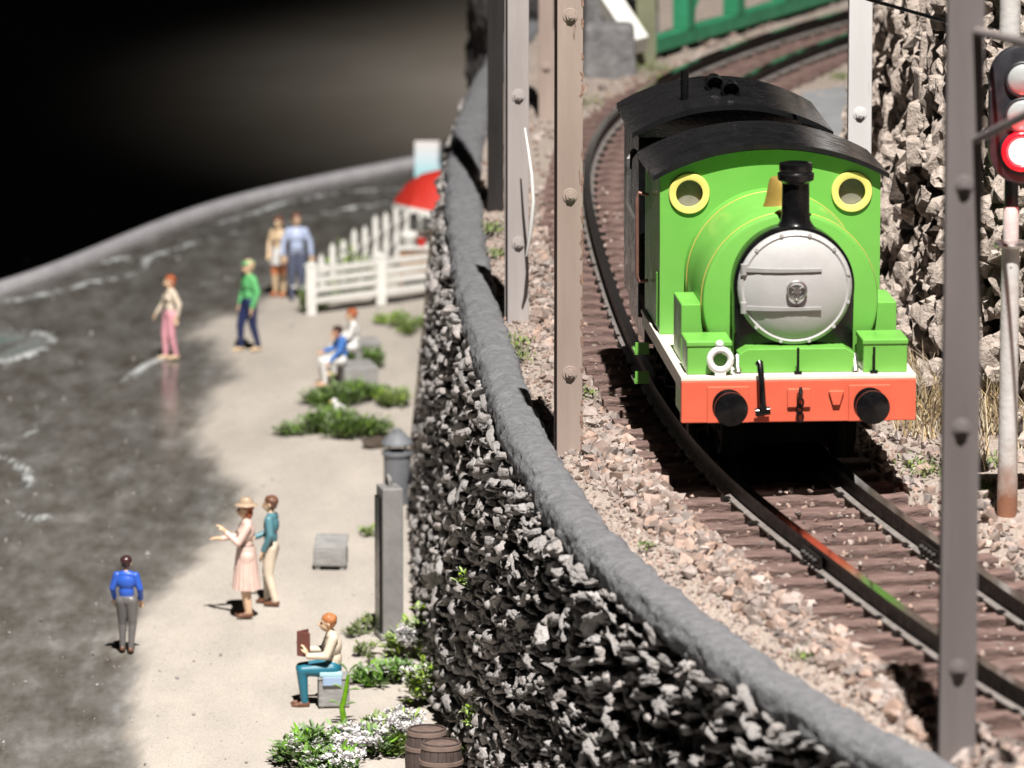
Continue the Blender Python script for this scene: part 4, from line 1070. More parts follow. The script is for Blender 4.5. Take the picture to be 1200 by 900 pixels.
# 6 couple by the fence
figure('person', 'man in light blue shirt and slate trousers by the corner of the white fence', ground_pt(348, 351), 5.45, R(8),
       dict(elL=(-.155,.01,.65), wrL=(-.16,-.02,.52), elR=(.155,.01,.65), wrR=(.165,-.02,.52)),
       dict(skin='skin', top='ltblue', bottom='slate', shoe='slate', sleeve='top'), 'brown')
o, S, hp, J, add = figure('person', 'bare armed figure in white and red skirt behind the man in light blue', ground_pt(327, 347), 5.05, R(-30),
       dict(elL=(-.13,-.01,.66), wrL=(-.10,-.08,.55)), dict(skin='tan', top='tan', bottom='orange', shoe='orange', leg='skin', sleeve='short', hairstyle='long'), 'brown', female=True)
skirt(add, S, J, .61, .40, .092, .112, 'white', 10)
# 7 seated figures. They face the water (left)
def sit(hz): return dict(pelvis=(0,.02,hz+.05), waist=(0,.03,hz+.135), chest=(0,.02,hz+.24), neck=(0,.005,hz+.34), head=(0,-.015,hz+.425),
     shL=(-.100,.01,hz+.315), shR=(.100,.01,hz+.315), elL=(-.13,-.05,hz+.175), elR=(.13,-.05,hz+.175),
     wrL=(-.07,-.17,hz+.16), wrR=(.07,-.17,hz+.16), hipL=(-.05,.0,hz+.05), hipR=(.05,0,hz+.05),
     knL=(-.055,-.24,hz+.045), knR=(.055,-.24,hz+.045), anL=(-.05,-.22,.045), anR=(.05,-.22,.045))
ps = sit(.262); ps.update(wrL=(-.075,-.205,.45), wrR=(.085,-.19,.43), handL=(.3,-.5,.7), handR=(-.3,-.3,.85), head=(0,-.03,.685))
rd = at(389, 832, 0)
o, S, hp, J, add = figure('person', 'seated reader in cream shirt and teal trousers holding a brown book', (rd.x - 0.05, rd.y + 0.85, 0.02), 5.55, LEFT + R(6), ps,
       dict(skin='skin', top='cream', bottom='tealp', shoe='brown'), 'ginger')
bk = MB()
for s in (-1, 1): bk.box((s*0.36*math.cos(0.85), 0.36*math.sin(0.85), 0), (0.70, 0.09, 1.12), rz=s*0.85)
fw = Matrix.Rotation(LEFT + R(6), 3, 'Z') @ Vector((0, -.275, .520)) * 5.55
bo = part(bk, 'book', paint('book', (0.19, 0.07, 0.055)), None, (rd.x - 0.05 + fw.x, rd.y + 0.85 + fw.y, 0.02 + fw.z), LEFT + R(6), bev=0.02)
bo.rotation_euler.x = 0; tag(bo, 'small open brown book held by the seated reader', 'book')
p9 = at(399, 452, 0); bz = 1.35
ps = sit(.27); ps.update(head=(0,-.05,.675), wrL=(-.06,-.2,.43), wrR=(.09,-.16,.32))
figure('person', 'seated child in blue jacket and white trousers beside the low bushes', (p9.x, p9.y + 0.2, 0.02), 4.6, LEFT + R(18), ps, dict(skin='skinred', top='midblue', bottom='white', shoe='skinred'), 'dkbrown')
p10 = at(411, 441, 0); ps = sit(.30)
figure('person', 'seated figure in white shirt behind the child in blue', (p10.x + 0.1, p10.y + 0.3, 0.02), 4.9, LEFT + R(5), ps, dict(skin='skin', top='white', bottom='white', shoe='tan', sleeve='top'), 'redhair')
# ---------------------------------------------------------------- beach furniture
m_zinc = M('zinc_grey', (0.20, 0.21, 0.23), (0.145, 0.15, 0.165), 110, 0.55, bump=0.15)
m_bench = M('weathered_grey', (0.34, 0.335, 0.33), (0.23, 0.225, 0.22), 150, 0.8, bump=0.5, bs=300, stretch=(1, 1, 2.5))
m_slate = M('slab_grey', (0.27, 0.26, 0.255), (0.20, 0.19, 0.187), 90, 0.6, bump=0.15)
m_cyan = M('cyan_cloth', (0.45, 0.68, 0.70), (0.38, 0.60, 0.64), 140, 0.6)
m_ltbl = M('blue_cloth', (0.36, 0.48, 0.66), (0.30, 0.42, 0.60), 140, 0.6)
m_barrel = M('barrel_wood', (0.105, 0.066, 0.056), (0.07, 0.042, 0.036), 160, 0.6, bump=0.5, bs=260, bd=0.0008, isl=0.25, stretch=(1, 1, 0.3))
m_hoop = M('barrel_hoop', (0.21, 0.15, 0.125), (0.15, 0.105, 0.09), 160, 0.5)
m_fence = M('fence_white', (0.80, 0.79, 0.75), (0.70, 0.69, 0.65), 120, 0.55)
m_umb = M('red_canopy', (0.55, 0.030, 0.018), (0.48, 0.024, 0.014), 90, 0.6)
m_wood = M('table_wood', (0.36, 0.20, 0.10), (0.25, 0.13, 0.06), 120, 0.6)
m_leaf = M('leaf_green', (0.22, 0.39, 0.075), (0.115, 0.25, 0.042), 250, 0.5, isl=0.45)
m_leafl = M('leaf_light', (0.34, 0.46, 0.10), (0.19, 0.30, 0.06), 250, 0.5, isl=0.4)
m_juni = M('juniper_green', (0.20, 0.33, 0.06), (0.105, 0.19, 0.033), 250, 0.6, isl=0.5)
m_moss = M('moss', (0.21, 0.27, 0.075), (0.11, 0.15, 0.04), 300, 0.8, isl=0.4)
m_dry = M('dry_grass', (0.60, 0.47, 0.28), (0.42, 0.31, 0.17), 250, 0.7, isl=0.45)
m_flower = M('flower_white', (0.80, 0.78, 0.77), (0.68, 0.64, 0.66), 300, 0.6, isl=0.15)
m_stem = M('stem', (0.11, 0.15, 0.04), (0.07, 0.09, 0.03), 200, 0.6)
m_twig = M('twig', (0.10, 0.075, 0.055), (0.06, 0.045, 0.035), 200, 0.8)

# litter bin with conical lid
p = at(467, 590, 0)
b = thing('litter_bin', 'grey round litter bin with conical lid beside the stone wall', 'litter bin', (p.x - 0.05, p.y, 0))
part(MB().lathe([(0.66, 0), (0.70, 0.1), (0.72, 2.55), (0.80, 2.58), (0.83, 2.68), (0.80, 2.8), (0.70, 2.82), (0.66, 2.7), (0, 2.6)], n=36, jitter=lambda a, h: 1 + (0.012*math.sin(18*a) if 0.2 < h < 2.4 else 0)), 'drum', m_zinc, b, smooth=40)
for a in range(4): part(MB().box((0.60*math.cos(R(45+90*a)), 0.60*math.sin(R(45+90*a)), 3.0), (0.12, 0.12, 0.55)), 'strut', m_zinc, b)
part(MB().lathe([(0.80, 3.14), (0.84, 3.2), (0.80, 3.32), (0.42, 3.72), (0.28, 3.80), (0.26, 3.92), (0.12, 3.98), (0, 3.98)], n=36), 'lid', m_zinc, b, smooth=35)
# tall grey slab
p = at(457, 748, 0)
b = thing('standing_slab', 'tall narrow dark grey slab standing on the sand by the wall', 'slab', (p.x, p.y + 0.6, 0), R(13))
part(MB().box((0, 0, 3.6), (0.98, 1.5, 7.2)), 'body', m_slate, b, bev=0.05)
part(MB().box((-0.56, 0.1, 3.4), (0.08, 1.1, 6.6)), 'dark_side', m_black, b)  # thin black box covering the slab's left side
part(MB().rings([(0.0, -0.1, 7.15), (0, -0.1, 7.45), (0, 0.1, 7.6), (0, 0.45, 7.6), (0, 0.62, 7.45), (0, 0.62, 7.15)], 0.11, 8), 'handle', m_slate, b, smooth=40)
part(MB().box((0, 0, 0.1), (1.25, 1.75, 0.25)), 'plinth', m_slate, b, bev=0.04)
# low bench with sloping top
p = at(387, 671, 0)
b = thing('low_bench', 'low grey bench with sloping top alone on the sand', 'bench', (p.x, p.y + 0.9, 0), R(-3))
part(MB().box((0, 0, 0.66), (1.65, 1.2, 0.85)), 'seat_block', m_bench, b, bev=0.07)
part(MB().box((0, 0.30, 1.28), (1.62, 1.75, 0.20), rx=R(14)), 'sloping_top', m_bench, b, bev=0.05)
for s in (-1, 1): part(MB().box((s*0.62, 0, 0.14), (0.24, 1.0, 0.30)), 'leg', m_bench, b)
# reader's crate
p = at(389, 832, 0)
b = thing('crate_seat', 'grey crate that the reader sits on, with cyan cloth on top', 'crate', (p.x + 0.05, p.y + 0.8, 0), R(4))
part(MB().box((0, 0, 0.74), (1.40, 1.35, 1.28)), 'box', m_bench, b, bev=0.06)
part(MB().box((0, -0.02, 1.40), (1.46, 1.40, 0.09)), 'lid', m_bench, b, bev=0.03)
for s in (-1, 1): part(MB().box((s*0.55, 0, 0.06), (0.2, 1.2, 0.14)), 'foot', m_bench, b)
o = part(MB().box((0, 0, 0.13), (1.02, 0.36, 0.22)), 'folded_cloth', m_cyan, None, (p.x - 0.05, p.y + 0.30, 1.445), R(4), bev=0.05); tag(o, 'folded pale cyan cloth on the front of the reader crate', 'cloth')
o = part(MB().box((0, 0, 0.10), (0.85, 0.10, 0.40)), 'hanging_cloth', m_ltbl, None, (p.x + 0.02, p.y + 0.055, 1.20), R(4), bev=0.03); tag(o, 'light blue cloth hanging over the edge of the reader crate', 'cloth')
# barrels
def barrel(x, y, r, h, label):
    b = thing('barrel', label, 'barrel', (x, y, 0), rng.uniform(0, 3), 'wooden barrels by the wall')
    def rad(t): return r * (0.86 + 0.14 * math.sin(math.pi * t))
    n = 16
    for k in range(n):
        a0, a1 = 2*math.pi*k/n + 0.012, 2*math.pi*(k+1)/n - 0.012; V = []; F = []
        T_ = np.linspace(0, 1, 7)
        for t in T_:
            for a, q in ((a0, 1), ((a0+a1)/2, 1.012), (a1, 1), (a1, .88), (a0, .88)): V.append((rad(t)*q*math.cos(a), rad(t)*q*math.sin(a), h*t))
        for i in range(6):
            for j in range(5): F.append((i*5+j, i*5+(j+1)%5, (i+1)*5+(j+1)%5, (i+1)*5+j))
        F += [(0,1,2,3,4), (34,33,32,31,30)]
        part(MB().add(V, F), 'stave', m_barrel, b)
    for t in (0.06, 0.30, 0.70, 0.94):
        part(MB().lathe([(rad(t-.035)*1.015, h*(t-.035)), (rad(t-.035)*1.045, h*(t-.03)), (rad(t+.035)*1.045, h*(t+.03)), (rad(t+.035)*1.015, h*(t+.035))], n=32), 'hoop', m_hoop, b, smooth=40)
    part(MB().lathe([(r*.80, h*.93), (r*.80, h*.955), (0, h*.957)], n=24), 'head', m_barrel, b)
barrel(-2.98, 266.3, 0.93, 2.75, 'nearest dark wooden barrel at the foot of the wall, bottom of picture')
barrel(-3.62, 269.0, 0.93, 2.72, 'dark wooden barrel half hidden behind the nearest barrel')
# low brown rock by the bin and bird
p = at(440, 524, 0)
rb = MB(); v, f = hull_variant(26, 900); rb.add(v * np.array([0.85, 0.8, 0.42]) + np.array([0, 0, 0.22]), f)
o = part(rb, 'rock', m_twig, None, (p.x, p.y, 0)); tag(o, 'low brown rock beside the litter bin', 'rock')
p = at(398, 490, 0)
b = thing('seagull', 'white bird standing among the low bushes', 'bird', (p.x, p.y, 0), R(-60))
part(MB().ell((0, 0.05, 0.55), (0.24, 0.50, 0.25), rot=Matrix.Rotation(R(-35), 3, 'X')).ell((0, -0.33, 1.0), (0.15, 0.19, 0.16)).rings([(0, -0.2, 0.7), (0, -0.3, 0.95)], [0.19, 0.13], 10).rings([(0, 0.4, 0.35), (0, 0.85, 0.12)], [0.16, 0.05], 8), 'body', m_white, b, smooth=60)
part(MB().rings([(0, -0.48, 1.0), (0, -0.68, 0.96)], [0.06, 0.015], 8), 'beak', m_yellow, b)
for s in (-1, 1): part(MB().cyl((s*0.09, 0.05, 0), (s*0.09, 0.05, 0.4), 0.035, n=6), 'leg', m_yellow, b)

# white rail fence, front side and the side going back
FA, FB, FC = at(365, 369, 0), at(447, 358, 0), at(512, 349.5, 0)
fen = thing('rail_fence', 'white wooden rail fence in front of the red parasol', 'fence', (FA.x, FA.y, 0))
for q in (FA, FB, FC):
    d_ = q - FA
    part(MB().box((d_.x, d_.y, 1.5), (0.62, 0.62, 3.0)), 'post', m_fence, fen, bev=0.06)
    part(MB().lathe([(0.42, 3.0), (0.42, 3.1), (0.0, 3.35)], (d_.x, d_.y, 0), n=4), 'post_cap', m_fence, fen)
dv = FC - FA; L_ = dv.length; an = math.atan2(dv.y, dv.x)
for z, x0 in ((2.72, 0.0), (2.12, 0.1), (1.52, 0.0), (0.86, 0.1)):
    for (s0, s1) in ((0.0, (FB-FA).length / L_), ((FB-FA).length / L_, 1.0)):
        c_ = dv * ((s0+s1)/2)
        part(MB().box((c_.x, c_.y - 0.05, z), (L_*(s1-s0) - 0.64, 0.16, 0.40), rz=an), 'rail', m_fence, fen, bev=0.03)
pf = thing('picket_fence', 'white picket fence running back behind the flowers from the rail fence corner', 'fence', (FA.x, FA.y, 0))
FD = Vector((-6.9, 419, 0)); dv = FD - FA
for k, t in enumerate(np.linspace(0.10, 1.0, 9)):
    c_ = dv*t; h = 3.1 + 0.25*(k % 2)
    part(MB().box((c_.x, c_.y, h/2), (0.34, 0.16, h)).prism([(c_.x-0.17, h), (c_.x+0.17, h), (c_.x, h+0.35)], c_.y-0.08, c_.y+0.08), 'picket', m_fence, pf)
for z in (0.9, 2.2): part(MB().box((dv.x/2, dv.y/2 + 0.2, z), (dv.length, 0.12, 0.24), rz=math.atan2(dv.y, dv.x)), 'rail', m_fence, pf)

# red parasol, half hidden by the wall
um = thing('red_parasol', 'red parasol with white fringe rising beside the wall', 'parasol', (-4.75, 409, 0))
part(MB().cyl((0, 0, 0), (0, 0, 6.3), 0.11, n=10), 'pole', m_fence, um, smooth=40)
n = 16; V = [(0, 0, 6.75)]; F = []
for i, (r, z) in enumerate(((1.05, 6.6), (2.1, 6.15), (3.0, 5.3), (3.6, 4.0))):
    for k in range(n): a = 2*math.pi*k/n; s = 1.0 if k % 2 == 0 else 0.955; V.append((r*s*math.cos(a), r*s*math.sin(a), z))
for k in range(n):
    k2 = (k+1) % n; F.append((0, 1+k, 1+k2))
    for i in range(3): F.append((1+i*n+k, 1+(i+1)*n+k, 1+(i+1)*n+k2, 1+i*n+k2))
can = part(MB().add(V, F), 'canopy', m_umb, um, smooth=30)
V = []; F = []
for k in range(n*2):
    a = math.pi*k/n; r = 3.60 if k % 4 in (0,) else 3.5; V += [(r*math.cos(a), r*math.sin(a), 4.04), (r*math.cos(a), r*math.sin(a), 3.78 if k % 2 else 3.60)]
for k in range(n*2): k2 = (k+1) % (n*2); F.append((2*k, 2*k2, 2*k2+1, 2*k+1))
part(MB().add(V, F), 'fringe', m_fence, can)
c_ = [Vector((2.15*math.cos(R(a)), 2.15*math.sin(R(a)), 5.82)) for a in (-98, -72)]; d_ = [Vector((2.85*math.cos(R(a)), 2.85*math.sin(R(a)), 5.16)) for a in (-98, -72)]
part(MB().add([tuple(v*1.012) for v in (d_[0], d_[1], c_[1], c_[0])], [(0,1,2,3)]), 'white_patch', m_fence, can)
um.rotation_euler = (R(-6), R(10), 0)
# painted board behind the parasol
bd = thing('painted_board', 'white board fading to cyan standing behind the red parasol', 'board', (-5.1, 432, 0))
mbd = bpy.data.materials.new('board_print'); mbd.use_nodes = True
nt = mbd.node_tree; N = nt.nodes; b_ = N['Principled BSDF']; tc = N.new('ShaderNodeTexCoord'); sx_ = N.new('ShaderNodeSeparateXYZ'); nt.links.new(tc.outputs['Generated'], sx_.inputs[0])
rp_ = N.new('ShaderNodeValToRGB'); e = rp_.color_ramp.elements; e[0].color = (0.30, 0.66, 0.72, 1); e[1].color = (0.80, 0.74, 0.72, 1); q = e.new(0.55); q.color = (0.62, 0.74, 0.80, 1)
nt.links.new(sx_.outputs[2], rp_.inputs[0]); nt.links.new(rp_.outputs[0], b_.inputs['Base Color']); b_.inputs['Roughness'].default_value = 0.6
part(MB().box((0, 0, 4.15), (2.9, 0.18, 2.5)), 'panel', mbd, bd, R(0) if False else (0,0,0), bev=0.03)
for s in (-1, 1): part(MB().box((s*1.1, 0.2, 1.6), (0.22, 0.2, 3.2)), 'post', m_fence, bd)
# drinks counter behind the fence
tb = thing('drinks_table', 'small brown wooden counter under the red parasol', 'table', (-5.6, 404, 0))
part(MB().box((0, 0, 2.55), (3.2, 1.8, 0.18)), 'tabletop', m_fence, tb, bev=0.04)
part(MB().box((0, -0.7, 1.75), (2.9, 0.12, 1.4)), 'front_board', m_wood, tb)
for sx2 in (-1, 1):
    for sy in (-1, 1): part(MB().box((sx2*1.35, sy*0.7, 1.23), (0.2, 0.2, 2.46)), 'leg', m_wood, tb)
o = part(MB().lathe([(0.25, 0), (0.5, 0.3), (0.62, 0.65), (0.5, 0.85), (0.0, 0.95)], n=20), 'white_pot', m_fence, None, (-6.5, 404, 2.65), smooth=40); tag(o, 'round white pot on the left end of the wooden counter', 'pot')
o = part(MB().lathe([(0.2, 0), (0.3, 0.3), (0.28, 0.5), (0.0, 0.5)], n=20), 'red_pot', m_umb, None, (-5.7, 403.6, 2.65), smooth=40); tag(o, 'small red pot on the wooden counter', 'pot')
o = part(MB().lathe([(0.35, 0), (0.4, 0.35), (0.2, 0.6), (0.0, 0.62)], n=20), 'white_bowl', m_fence, None, (-4.8, 404.2, 2.65), smooth=40); tag(o, 'white bowl on the right end of the wooden counter', 'bowl')
# stone step beside the seated pair
p = at(428, 432, 0)
o = part(MB().box((0, 0, 0.75), (1.5, 1.6, 1.5)), 'stone_block', m_bench, None, (p.x, p.y + 1.6, 0), R(10), bev=0.1); tag(o, 'pale grey stone block behind the seated pair', 'stone block')
p = at(403, 452, 0)
o = part(MB().box((0, 0, 0.58), (2.0, 2.6, 1.16)), 'low_stone_bench', m_bench, None, (p.x + 0.75, p.y + 0.9, 0), R(12), bev=0.1); tag(o, 'low stone bench under the seated pair', 'bench')
# thin dark pipe on the wall
o = part(MB().rings([Vector((-4.35, 351, 12.2)), Vector((-4.75, 349, 7)), Vector((-5.5, 346, 0.1))], 0.10, 8), 'drain_pipe', m_twig, None, smooth=60); tag(o, 'thin dark pipe running down the far part of the stone wall', 'pipe')
o = part(MB().rings([Vector((-4.9, 337, 13.6)), Vector((-2.6, 338, 13.9))], 0.09, 8), 'spout', m_twig, None, smooth=60); tag(o, 'short dark rod sticking out near the top of the wall', 'rod')

# ---------------------------------------------------------------- plants
def leaf(mb, base, d, L_, w, curl=0.25, m=0, up=Vector((0,0,1))):
    d = Vector(d).normalized(); s = d.cross(up); s = s.normalized() if s.length > 1e-3 else Vector((1,0,0)); nn = s.cross(d)
    b = Vector(base); q = [b, b + d*L_*.35 + s*w*.5 + nn*curl*L_*.18, b + d*L_*.35 - s*w*.5 + nn*curl*L_*.18, b + d*L_*.75 + s*w*.38 + nn*curl*L_*.1, b + d*L_*.75 - s*w*.38 + nn*curl*L_*.1, b + d*L_ - nn*curl*L_*.25, b + d*L_*.4 + nn*curl*L_*.05]
    mb.add([tuple(v) for v in q], [(0,1,6), (0,6,2), (1,3,6), (6,4,2), (3,5,6), (6,5,4)], m)
def rdir(r, zmin=-0.2):
    while True:
        v = Vector(r.normal(size=3)).normalized()
        if v.z > zmin: return v
def bush(name, label, px, py, rx, ry, rz_, n, mat, ll, lw, seed, group, cat='bush'):
    p = at(px, py, 0); r = np.random.default_rng(seed)
    t = thing(name, label, cat, (p.x, p.y, 0), 0, group)
    fo = MB(); st = MB()
    nb = max(6, int(rx*5)); ends = []
    for k in range(nb):
        a = r.uniform(0, 6.28); q = math.sqrt(r.random())
        e = Vector((rx*q*math.cos(a), ry*q*math.sin(a), rz_*(1 - 0.75*q*q)*r.uniform(0.6, 1.0)))
        st.rings([(e.x*.1, e.y*.1, 0), (e.x*.55, e.y*.55, e.z*.7), tuple(e)], [0.07, 0.05, 0.02], 5); ends.append(e)
    for k in range(n):
        e = ends[int(r.integers(0, nb))]; c_ = e + Vector(r.normal(size=3)) * Vector((rx*.16, ry*.14, rz_*.22)) if False else e + Vector((r.normal()*rx*.17, r.normal()*ry*.16, r.normal()*rz_*.20))
        if c_.z < 0.06: c_.z = 0.06 + r.random()*0.15
        dr = (Vector((c_.x/rx, c_.y/ry, 0.25)) * 0.8 + rdir(r) * 0.9)
        leaf(fo, c_, dr, ll*r.uniform(.6, 1.25), lw*r.uniform(.7, 1.2), r.uniform(-.2, .5))
    part(fo, 'foliage', mat, t, kind='stuff'); part(st, 'stem', m_stem, t)
    return t
GB = 'low green bushes on the beach'
bush('juniper_bush', 'broad flat green bush with the white bird behind it, nearest the litter bin', 394, 509, 2.5, 1.9, 0.95, 3600, m_juni, 0.42, 0.11, 1, GB)
bush('juniper_bush', 'green bush just below the seated pair', 414, 473, 2.2, 1.7, 0.95, 3000, m_juni, 0.42, 0.11, 2, GB)
bush('juniper_bush', 'pale green tuft at the wall side of the bush below the seated pair', 462, 477, 0.9, 2.2, 0.75, 600, m_leafl, 0.4, 0.12, 3, GB)
bush('juniper_bush', 'small dark green bush right behind the seated pair', 428, 430, 0.95, 2.2, 0.95, 900, m_juni, 0.4, 0.11, 4, GB)
bush('juniper_bush', 'flat green bush near the wall in front of the white fence', 471, 383, 1.3, 3.2, 0.6, 900, m_leafl, 0.4, 0.13, 5, GB)
bush('weed_tuft', 'tiny weed tuft on the sand left of the tall grey slab', 433, 628, 0.45, 1.0, 0.35, 130, m_leafl, 0.3, 0.1, 6, 'weeds on the sand', 'weed')
bush('weed_tuft', 'grey green weed left of the slab foot', 428, 742, 0.7, 1.3, 0.55, 220, m_moss, 0.35, 0.12, 7, 'weeds on the sand', 'weed')
bush('weed_tuft', 'low green weed just in front of the slab foot', 431, 768, 0.65, 1.1, 0.35, 220, m_moss, 0.32, 0.10, 8, 'weeds on the sand', 'weed')
for k, (px, py) in enumerate([(384, 352), (412, 349), (436, 345), (368, 366), (402, 336)]):
    t = bush('fence_plant', ['pale flowering plant by the fence corner', 'green plant with white flowers behind the second rail gap', 'white flowering plant mid fence', 'leafy plant spilling past the fence corner post', 'tall green plant against the pickets'][k], px, py, 0.85, 0.9, 2.1 if k != 3 else 1.3, 420, m_leafl, 0.45, 0.2, 20+k, 'plants inside the white fence', 'plant')
    fl = MB(); r = np.random.default_rng(50+k)
    for q in range(34):
        c_ = Vector((r.normal()*0.45, r.normal()*0.4, r.uniform(0.8, 2.3))); fl.ell(c_, (0.13, 0.13, 0.1), 6, 4)
    part(fl, 'flowers', m_flower, t, kind='stuff')
GP = 'flowering plants at the foot of the wall'
def flowering(label, px, py, rx, ry, rz_, nl, nf, seed, lm=None, z=0.0):
    t = bush('flowering_plant', label, px, py, rx, ry, rz_, nl, lm or m_leaf, 0.46, 0.19, seed, GP, 'plant')
    r = np.random.default_rng(seed + 500); fl = MB()
    for q in range(nf):
        a = r.uniform(0, 6.28); u = math.sqrt(r.random()); c_ = Vector((rx*.85*u*math.cos(a), ry*.85*u*math.sin(a), rz_*r.uniform(0.55, 1.0)))
        for k in range(15):
            d_ = rdir(r, 0.0); leaf(fl, c_ + d_*0.12, d_, 0.17, 0.15, 0.3)
    if nf: part(fl, 'flowers', m_flower, t, kind='stuff')
    return t
flowering('leafy green plant with small white blooms at the left end of the flower bed', 358, 895, 1.15, 2.1, 1.15, 800, 22, 31)
flowering('dense patch of small white flowers below the reader crate', 418, 884, 1.5, 2.3, 0.95, 420, 120, 32)
flowering('white flowers and bright leaves left of the barrels', 465, 872, 1.4, 2.2, 1.15, 700, 90, 33, m_leafl)
flowering('green leafy plant right above the barrels', 500, 822, 1.2, 1.8, 1.5, 850, 20, 34, m_leafl)
flowering('bushy plant with white flowers at the wall below the slab', 488, 770, 1.1, 1.6, 1.35, 700, 50, 35, m_leafl)
flowering('low trailing plant reaching out from the wall towards the crate', 462, 800, 1.6, 1.2, 0.7, 650, 8, 36)
flowering('thin dark leaved shoot in front of the barrels, bottom edge', 520, 905, 0.9, 0.8, 0.9, 230, 3, 37)
flowering('leafy plant at the bottom edge below the white flowers', 395, 915, 1.5, 2.0, 1.2, 800, 50, 38)
# single tall shoot in front of the crate
p = at(404, 850, 0); t = thing('leafy_shoot', 'single curling green shoot in front of the reader crate', 'plant', (p.x, p.y, 0))
pts = [Vector((0, 0, 0)), Vector((-0.12, 0, 0.8)), Vector((0.05, 0, 1.5)), Vector((0.16, 0, 2.3))]
part(MB().rings(pts, [0.15, 0.13, 0.11, 0.07], 8), 'stem', m_leaf, t, smooth=60)
for k, (q, d_) in enumerate(((1, (-1, 0, 0.7)), (1, (1, -.2, .6)), (2, (-1, 0, .8)), (2, (.9, -.3, .4)), (3, (-.5, 0, .9)), (3, (.6, 0, .8)))):
    lb = MB(); leaf(lb, pts[q], d_, 0.72, 0.36, 0.6); part(lb, 'leaf', m_leaf, t)
# climbing weeds growing out of the wall face
def wallplant(label, px, py, d, n, seed, sz=0.5, mat=None):
    c_ = atd(px, py, d); r = np.random.default_rng(seed)
    t = thing('wall_weed', label, 'weed', c_, 0, 'weeds growing from the stone wall'); fo = MB(); st = MB()
    for k in range(max(2, n // 16)):
        e = Vector((r.normal()*sz*.6 - .2, r.normal()*sz*.5 - .2, r.uniform(0.3, 1.5)*sz)); st.rings([(0.3, 0.3, -0.1), tuple(e*.6), tuple(e)], [.05, .04, .02], 5)
        for j in range(16): leaf(fo, e*r.uniform(.2, 1.05), rdir(r), .42*r.uniform(.6, 1.2), .17, .3)
    part(fo, 'foliage', mat or m_leafl, t, kind='stuff'); part(st, 'stem', m_stem, t)
def wall_d(px, z):      # depth of the wall face seen at px for a level z
    best = min(range(len(WP)), key=lambda i: abs(proj((WP[i,0] + WN[i,0]*(face_off(z, WP[i,1])+.15), WP[i,1] + WN[i,1]*(face_off(z, WP[i,1])+.15), z))[0] - px) + (0 if 196 < WP[i,1] < 300 else 1e4)); return WP[best, 1] + WN[best, 1]*(face_off(z, WP[best,1])+.15)
for (px, py, z, n, s_, lb) in ((547, 690, 4.5, 24, 61, 'small bright weed on the wall above the flowers'), (504, 728, 2.6, 48, 62, 'yellow green weed where the wall meets the sand behind the slab'), (560, 850, 3.0, 64, 63, 'leafy weed climbing the wall right of the barrels'), (548, 885, 1.5, 48, 64, 'weed at the bottom edge just right of the barrels')):
    wallplant(lb, px, py, wall_d(px, z), n, s_)
# moss patches along the ballast and coping
mo = MB(); r = np.random.default_rng(77)
for (px, py, k, w) in ((577, 270, 200, 0.7), (583, 300, 160, 0.5), (603, 405, 160, 0.8), (612, 420, 90, 0.5), (940, 770, 70, 0.45), (756, 642, 40, 0.3), (690, 464, 60, 0.5), (1083, 550, 220, 0.9), (1150, 575, 200, 0.8), (1165, 545, 120, 0.6), (770, 85, 260, 1.6), (690, 120, 120, 1.2), (985, 92, 120, 0.8), (470, 385, 60, 0.6)):
    z = GZ + 0.1 if px != 470 else 0.05; c_ = at(px, py, z)
    for q in range(k):
        b_ = c_ + Vector((r.normal()*w*.5, r.normal()*w*1.2, r.uniform(0, 0.18))); leaf(mo, b_, rdir(r, 0), r.uniform(.14, .30), .10, .3)
o = part(mo, 'moss', m_moss, None); o['kind'] = 'stuff'; o['label'] = 'small patches of moss on the gravel'
# dry grass at the foot of the rock
dg_ = MB(); r = np.random.default_rng(78)
for (px, py, k, w, h) in ((1085, 505, 300, 1.0, 2.3), (1105, 470, 260, 0.9, 2.6), (1080, 440, 160, 0.7, 2.0), (1165, 505, 260, 1.0, 3.0), (1195, 500, 260, 0.9, 3.0), (1180, 470, 220, 0.9, 3.2), (1140, 540, 90, 0.8, 1.3), (1220, 520, 160, 0.9, 2.6)):
    c_ = at(px, py, GZ + 0.2)
    for q in range(k):
        b_ = c_ + Vector((r.normal()*w*.55, r.normal()*w, 0)); L2 = h*r.uniform(.45, 1.1)
        ln = Vector((r.normal()*.28, r.normal()*.28 - .1, 1)).normalized(); bd_ = Vector((r.normal()*.35, -abs(r.normal())*.35, -.15))
        p1 = b_ + ln*L2*.55; p2 = p1 + (ln + bd_)*L2*.45; s = ln.cross(Vector((0, 1, 0))).normalized()*0.028
        dg_.add([tuple(b_ - s), tuple(b_ + s), tuple(p1 + s*.8), tuple(p1 - s*.8), tuple(p2)], [(0,1,2,3), (3,2,4)])
o = part(dg_, 'dry_grass', m_dry, None); o['kind'] = 'stuff'; o['label'] = 'straw coloured dry grass at the foot of the rock'

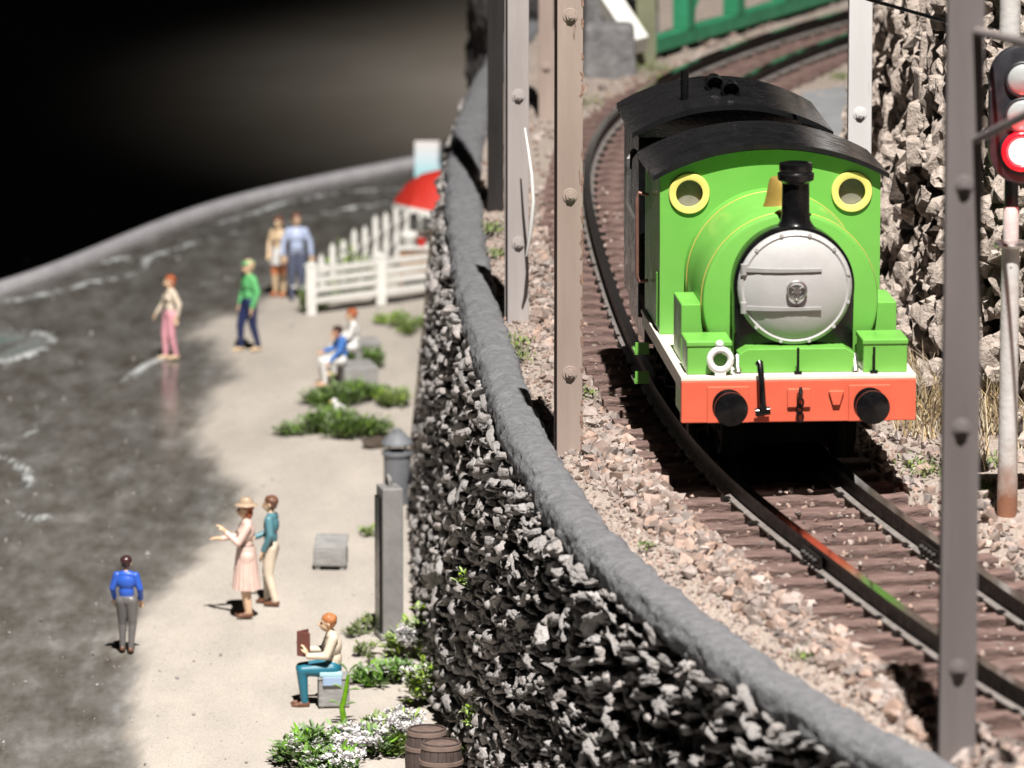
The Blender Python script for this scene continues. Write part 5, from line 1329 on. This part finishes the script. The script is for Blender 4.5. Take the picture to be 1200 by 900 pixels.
# ---------------------------------------------------------------- far background
m_brg = M('bridge_green', (0.035, 0.26, 0.13), (0.025, 0.19, 0.09), 60, 0.5)
m_olive = M('olive_post', (0.20, 0.21, 0.13), (0.15, 0.155, 0.10), 60, 0.6)
br = thing('girder_bridge', 'green steel girder bridge beside the far track', 'bridge', (0, 0, 0))
b0, b1 = Vector((8.2, 384, GZ)), Vector((30, 434, GZ)); dv = b1 - b0; an = math.atan2(dv.y, dv.x)
part(MB().box((b0 + b1)/2 + Vector((0, 0, 0.9)), (dv.length, 0.9, 0.9), rz=an), 'lower_chord', m_brg, br, bev=0.05)
part(MB().box((b0 + b1)/2 + Vector((0, 0, 9.5)), (dv.length, 0.9, 1.0), rz=an), 'upper_chord', m_brg, br, bev=0.05)
for k, t in enumerate((0.10, 0.25, 0.40, 0.55, 0.72, 0.9)):
    c_ = b0 + dv*t; part(MB().box(c_ + Vector((0, 0, 5.2)), (1.25, 1.0, 7.7), rz=an), 'upright', m_brg, br, bev=0.05)
    e_ = c_ + dv*0.15
    part(MB().rings([c_ + Vector((0, 0, 1.4)), e_ + Vector((0, 0, 9.2))], 0.30, 6), 'diagonal', m_brg, br)
o = part(MB().box((0, 0, 6), (1.2, 1.0, 13)), 'post', m_olive, None, (atd(757, 60, 382).x, 382, GZ - 0.4), bev=0.05); tag(o, 'olive green post at the near end of the green bridge', 'post')
A, B = atd(676, -55, 386), atd(748, 54, 380)
o = part(MB().rings([A, B], 0.85, 4), 'beam', m_fence, None); tag(o, 'white diagonal beam left of the green bridge', 'beam')
for k, (px, py, d, w, h, lb) in enumerate(((716, 106, 377, 3.2, 3.4, 'dark grey stone block under the white diagonal beam'), (700, 60, 384, 2.0, 5.2, 'grey stone block behind the white diagonal beam'), (735, 78, 392, 4.0, 4.5, 'grey stone block behind the olive post'))):
    c_ = at(px, py, GZ); v, f = hull_variant(30, 700 + k)
    rb = MB().box((0, 0, h/2), (w, 2.6, h), taper=0.9)
    o = part(rb, 'stone_block', m_greystone, None, (c_.x, d, GZ - 0.3), R(8*k), bev=0.3); tag(o, lb, 'stone block')
# added dark mass left of the masts, coloured to stay black under the spotlight
pier = thing('dark_mass', 'added dark mass at the far end of the wall behind the masts', 'pier', (0, 0, 0))
rock_sheet('face', [(8, 402), (2.5, 398), (-1.2, 399), (-2.6, 404), (-2.4, 416), (0, 430)], 12, 48, 0.0, 0.5, 0.5, m_mass, pier, 0.6, 0.6, 3.0)
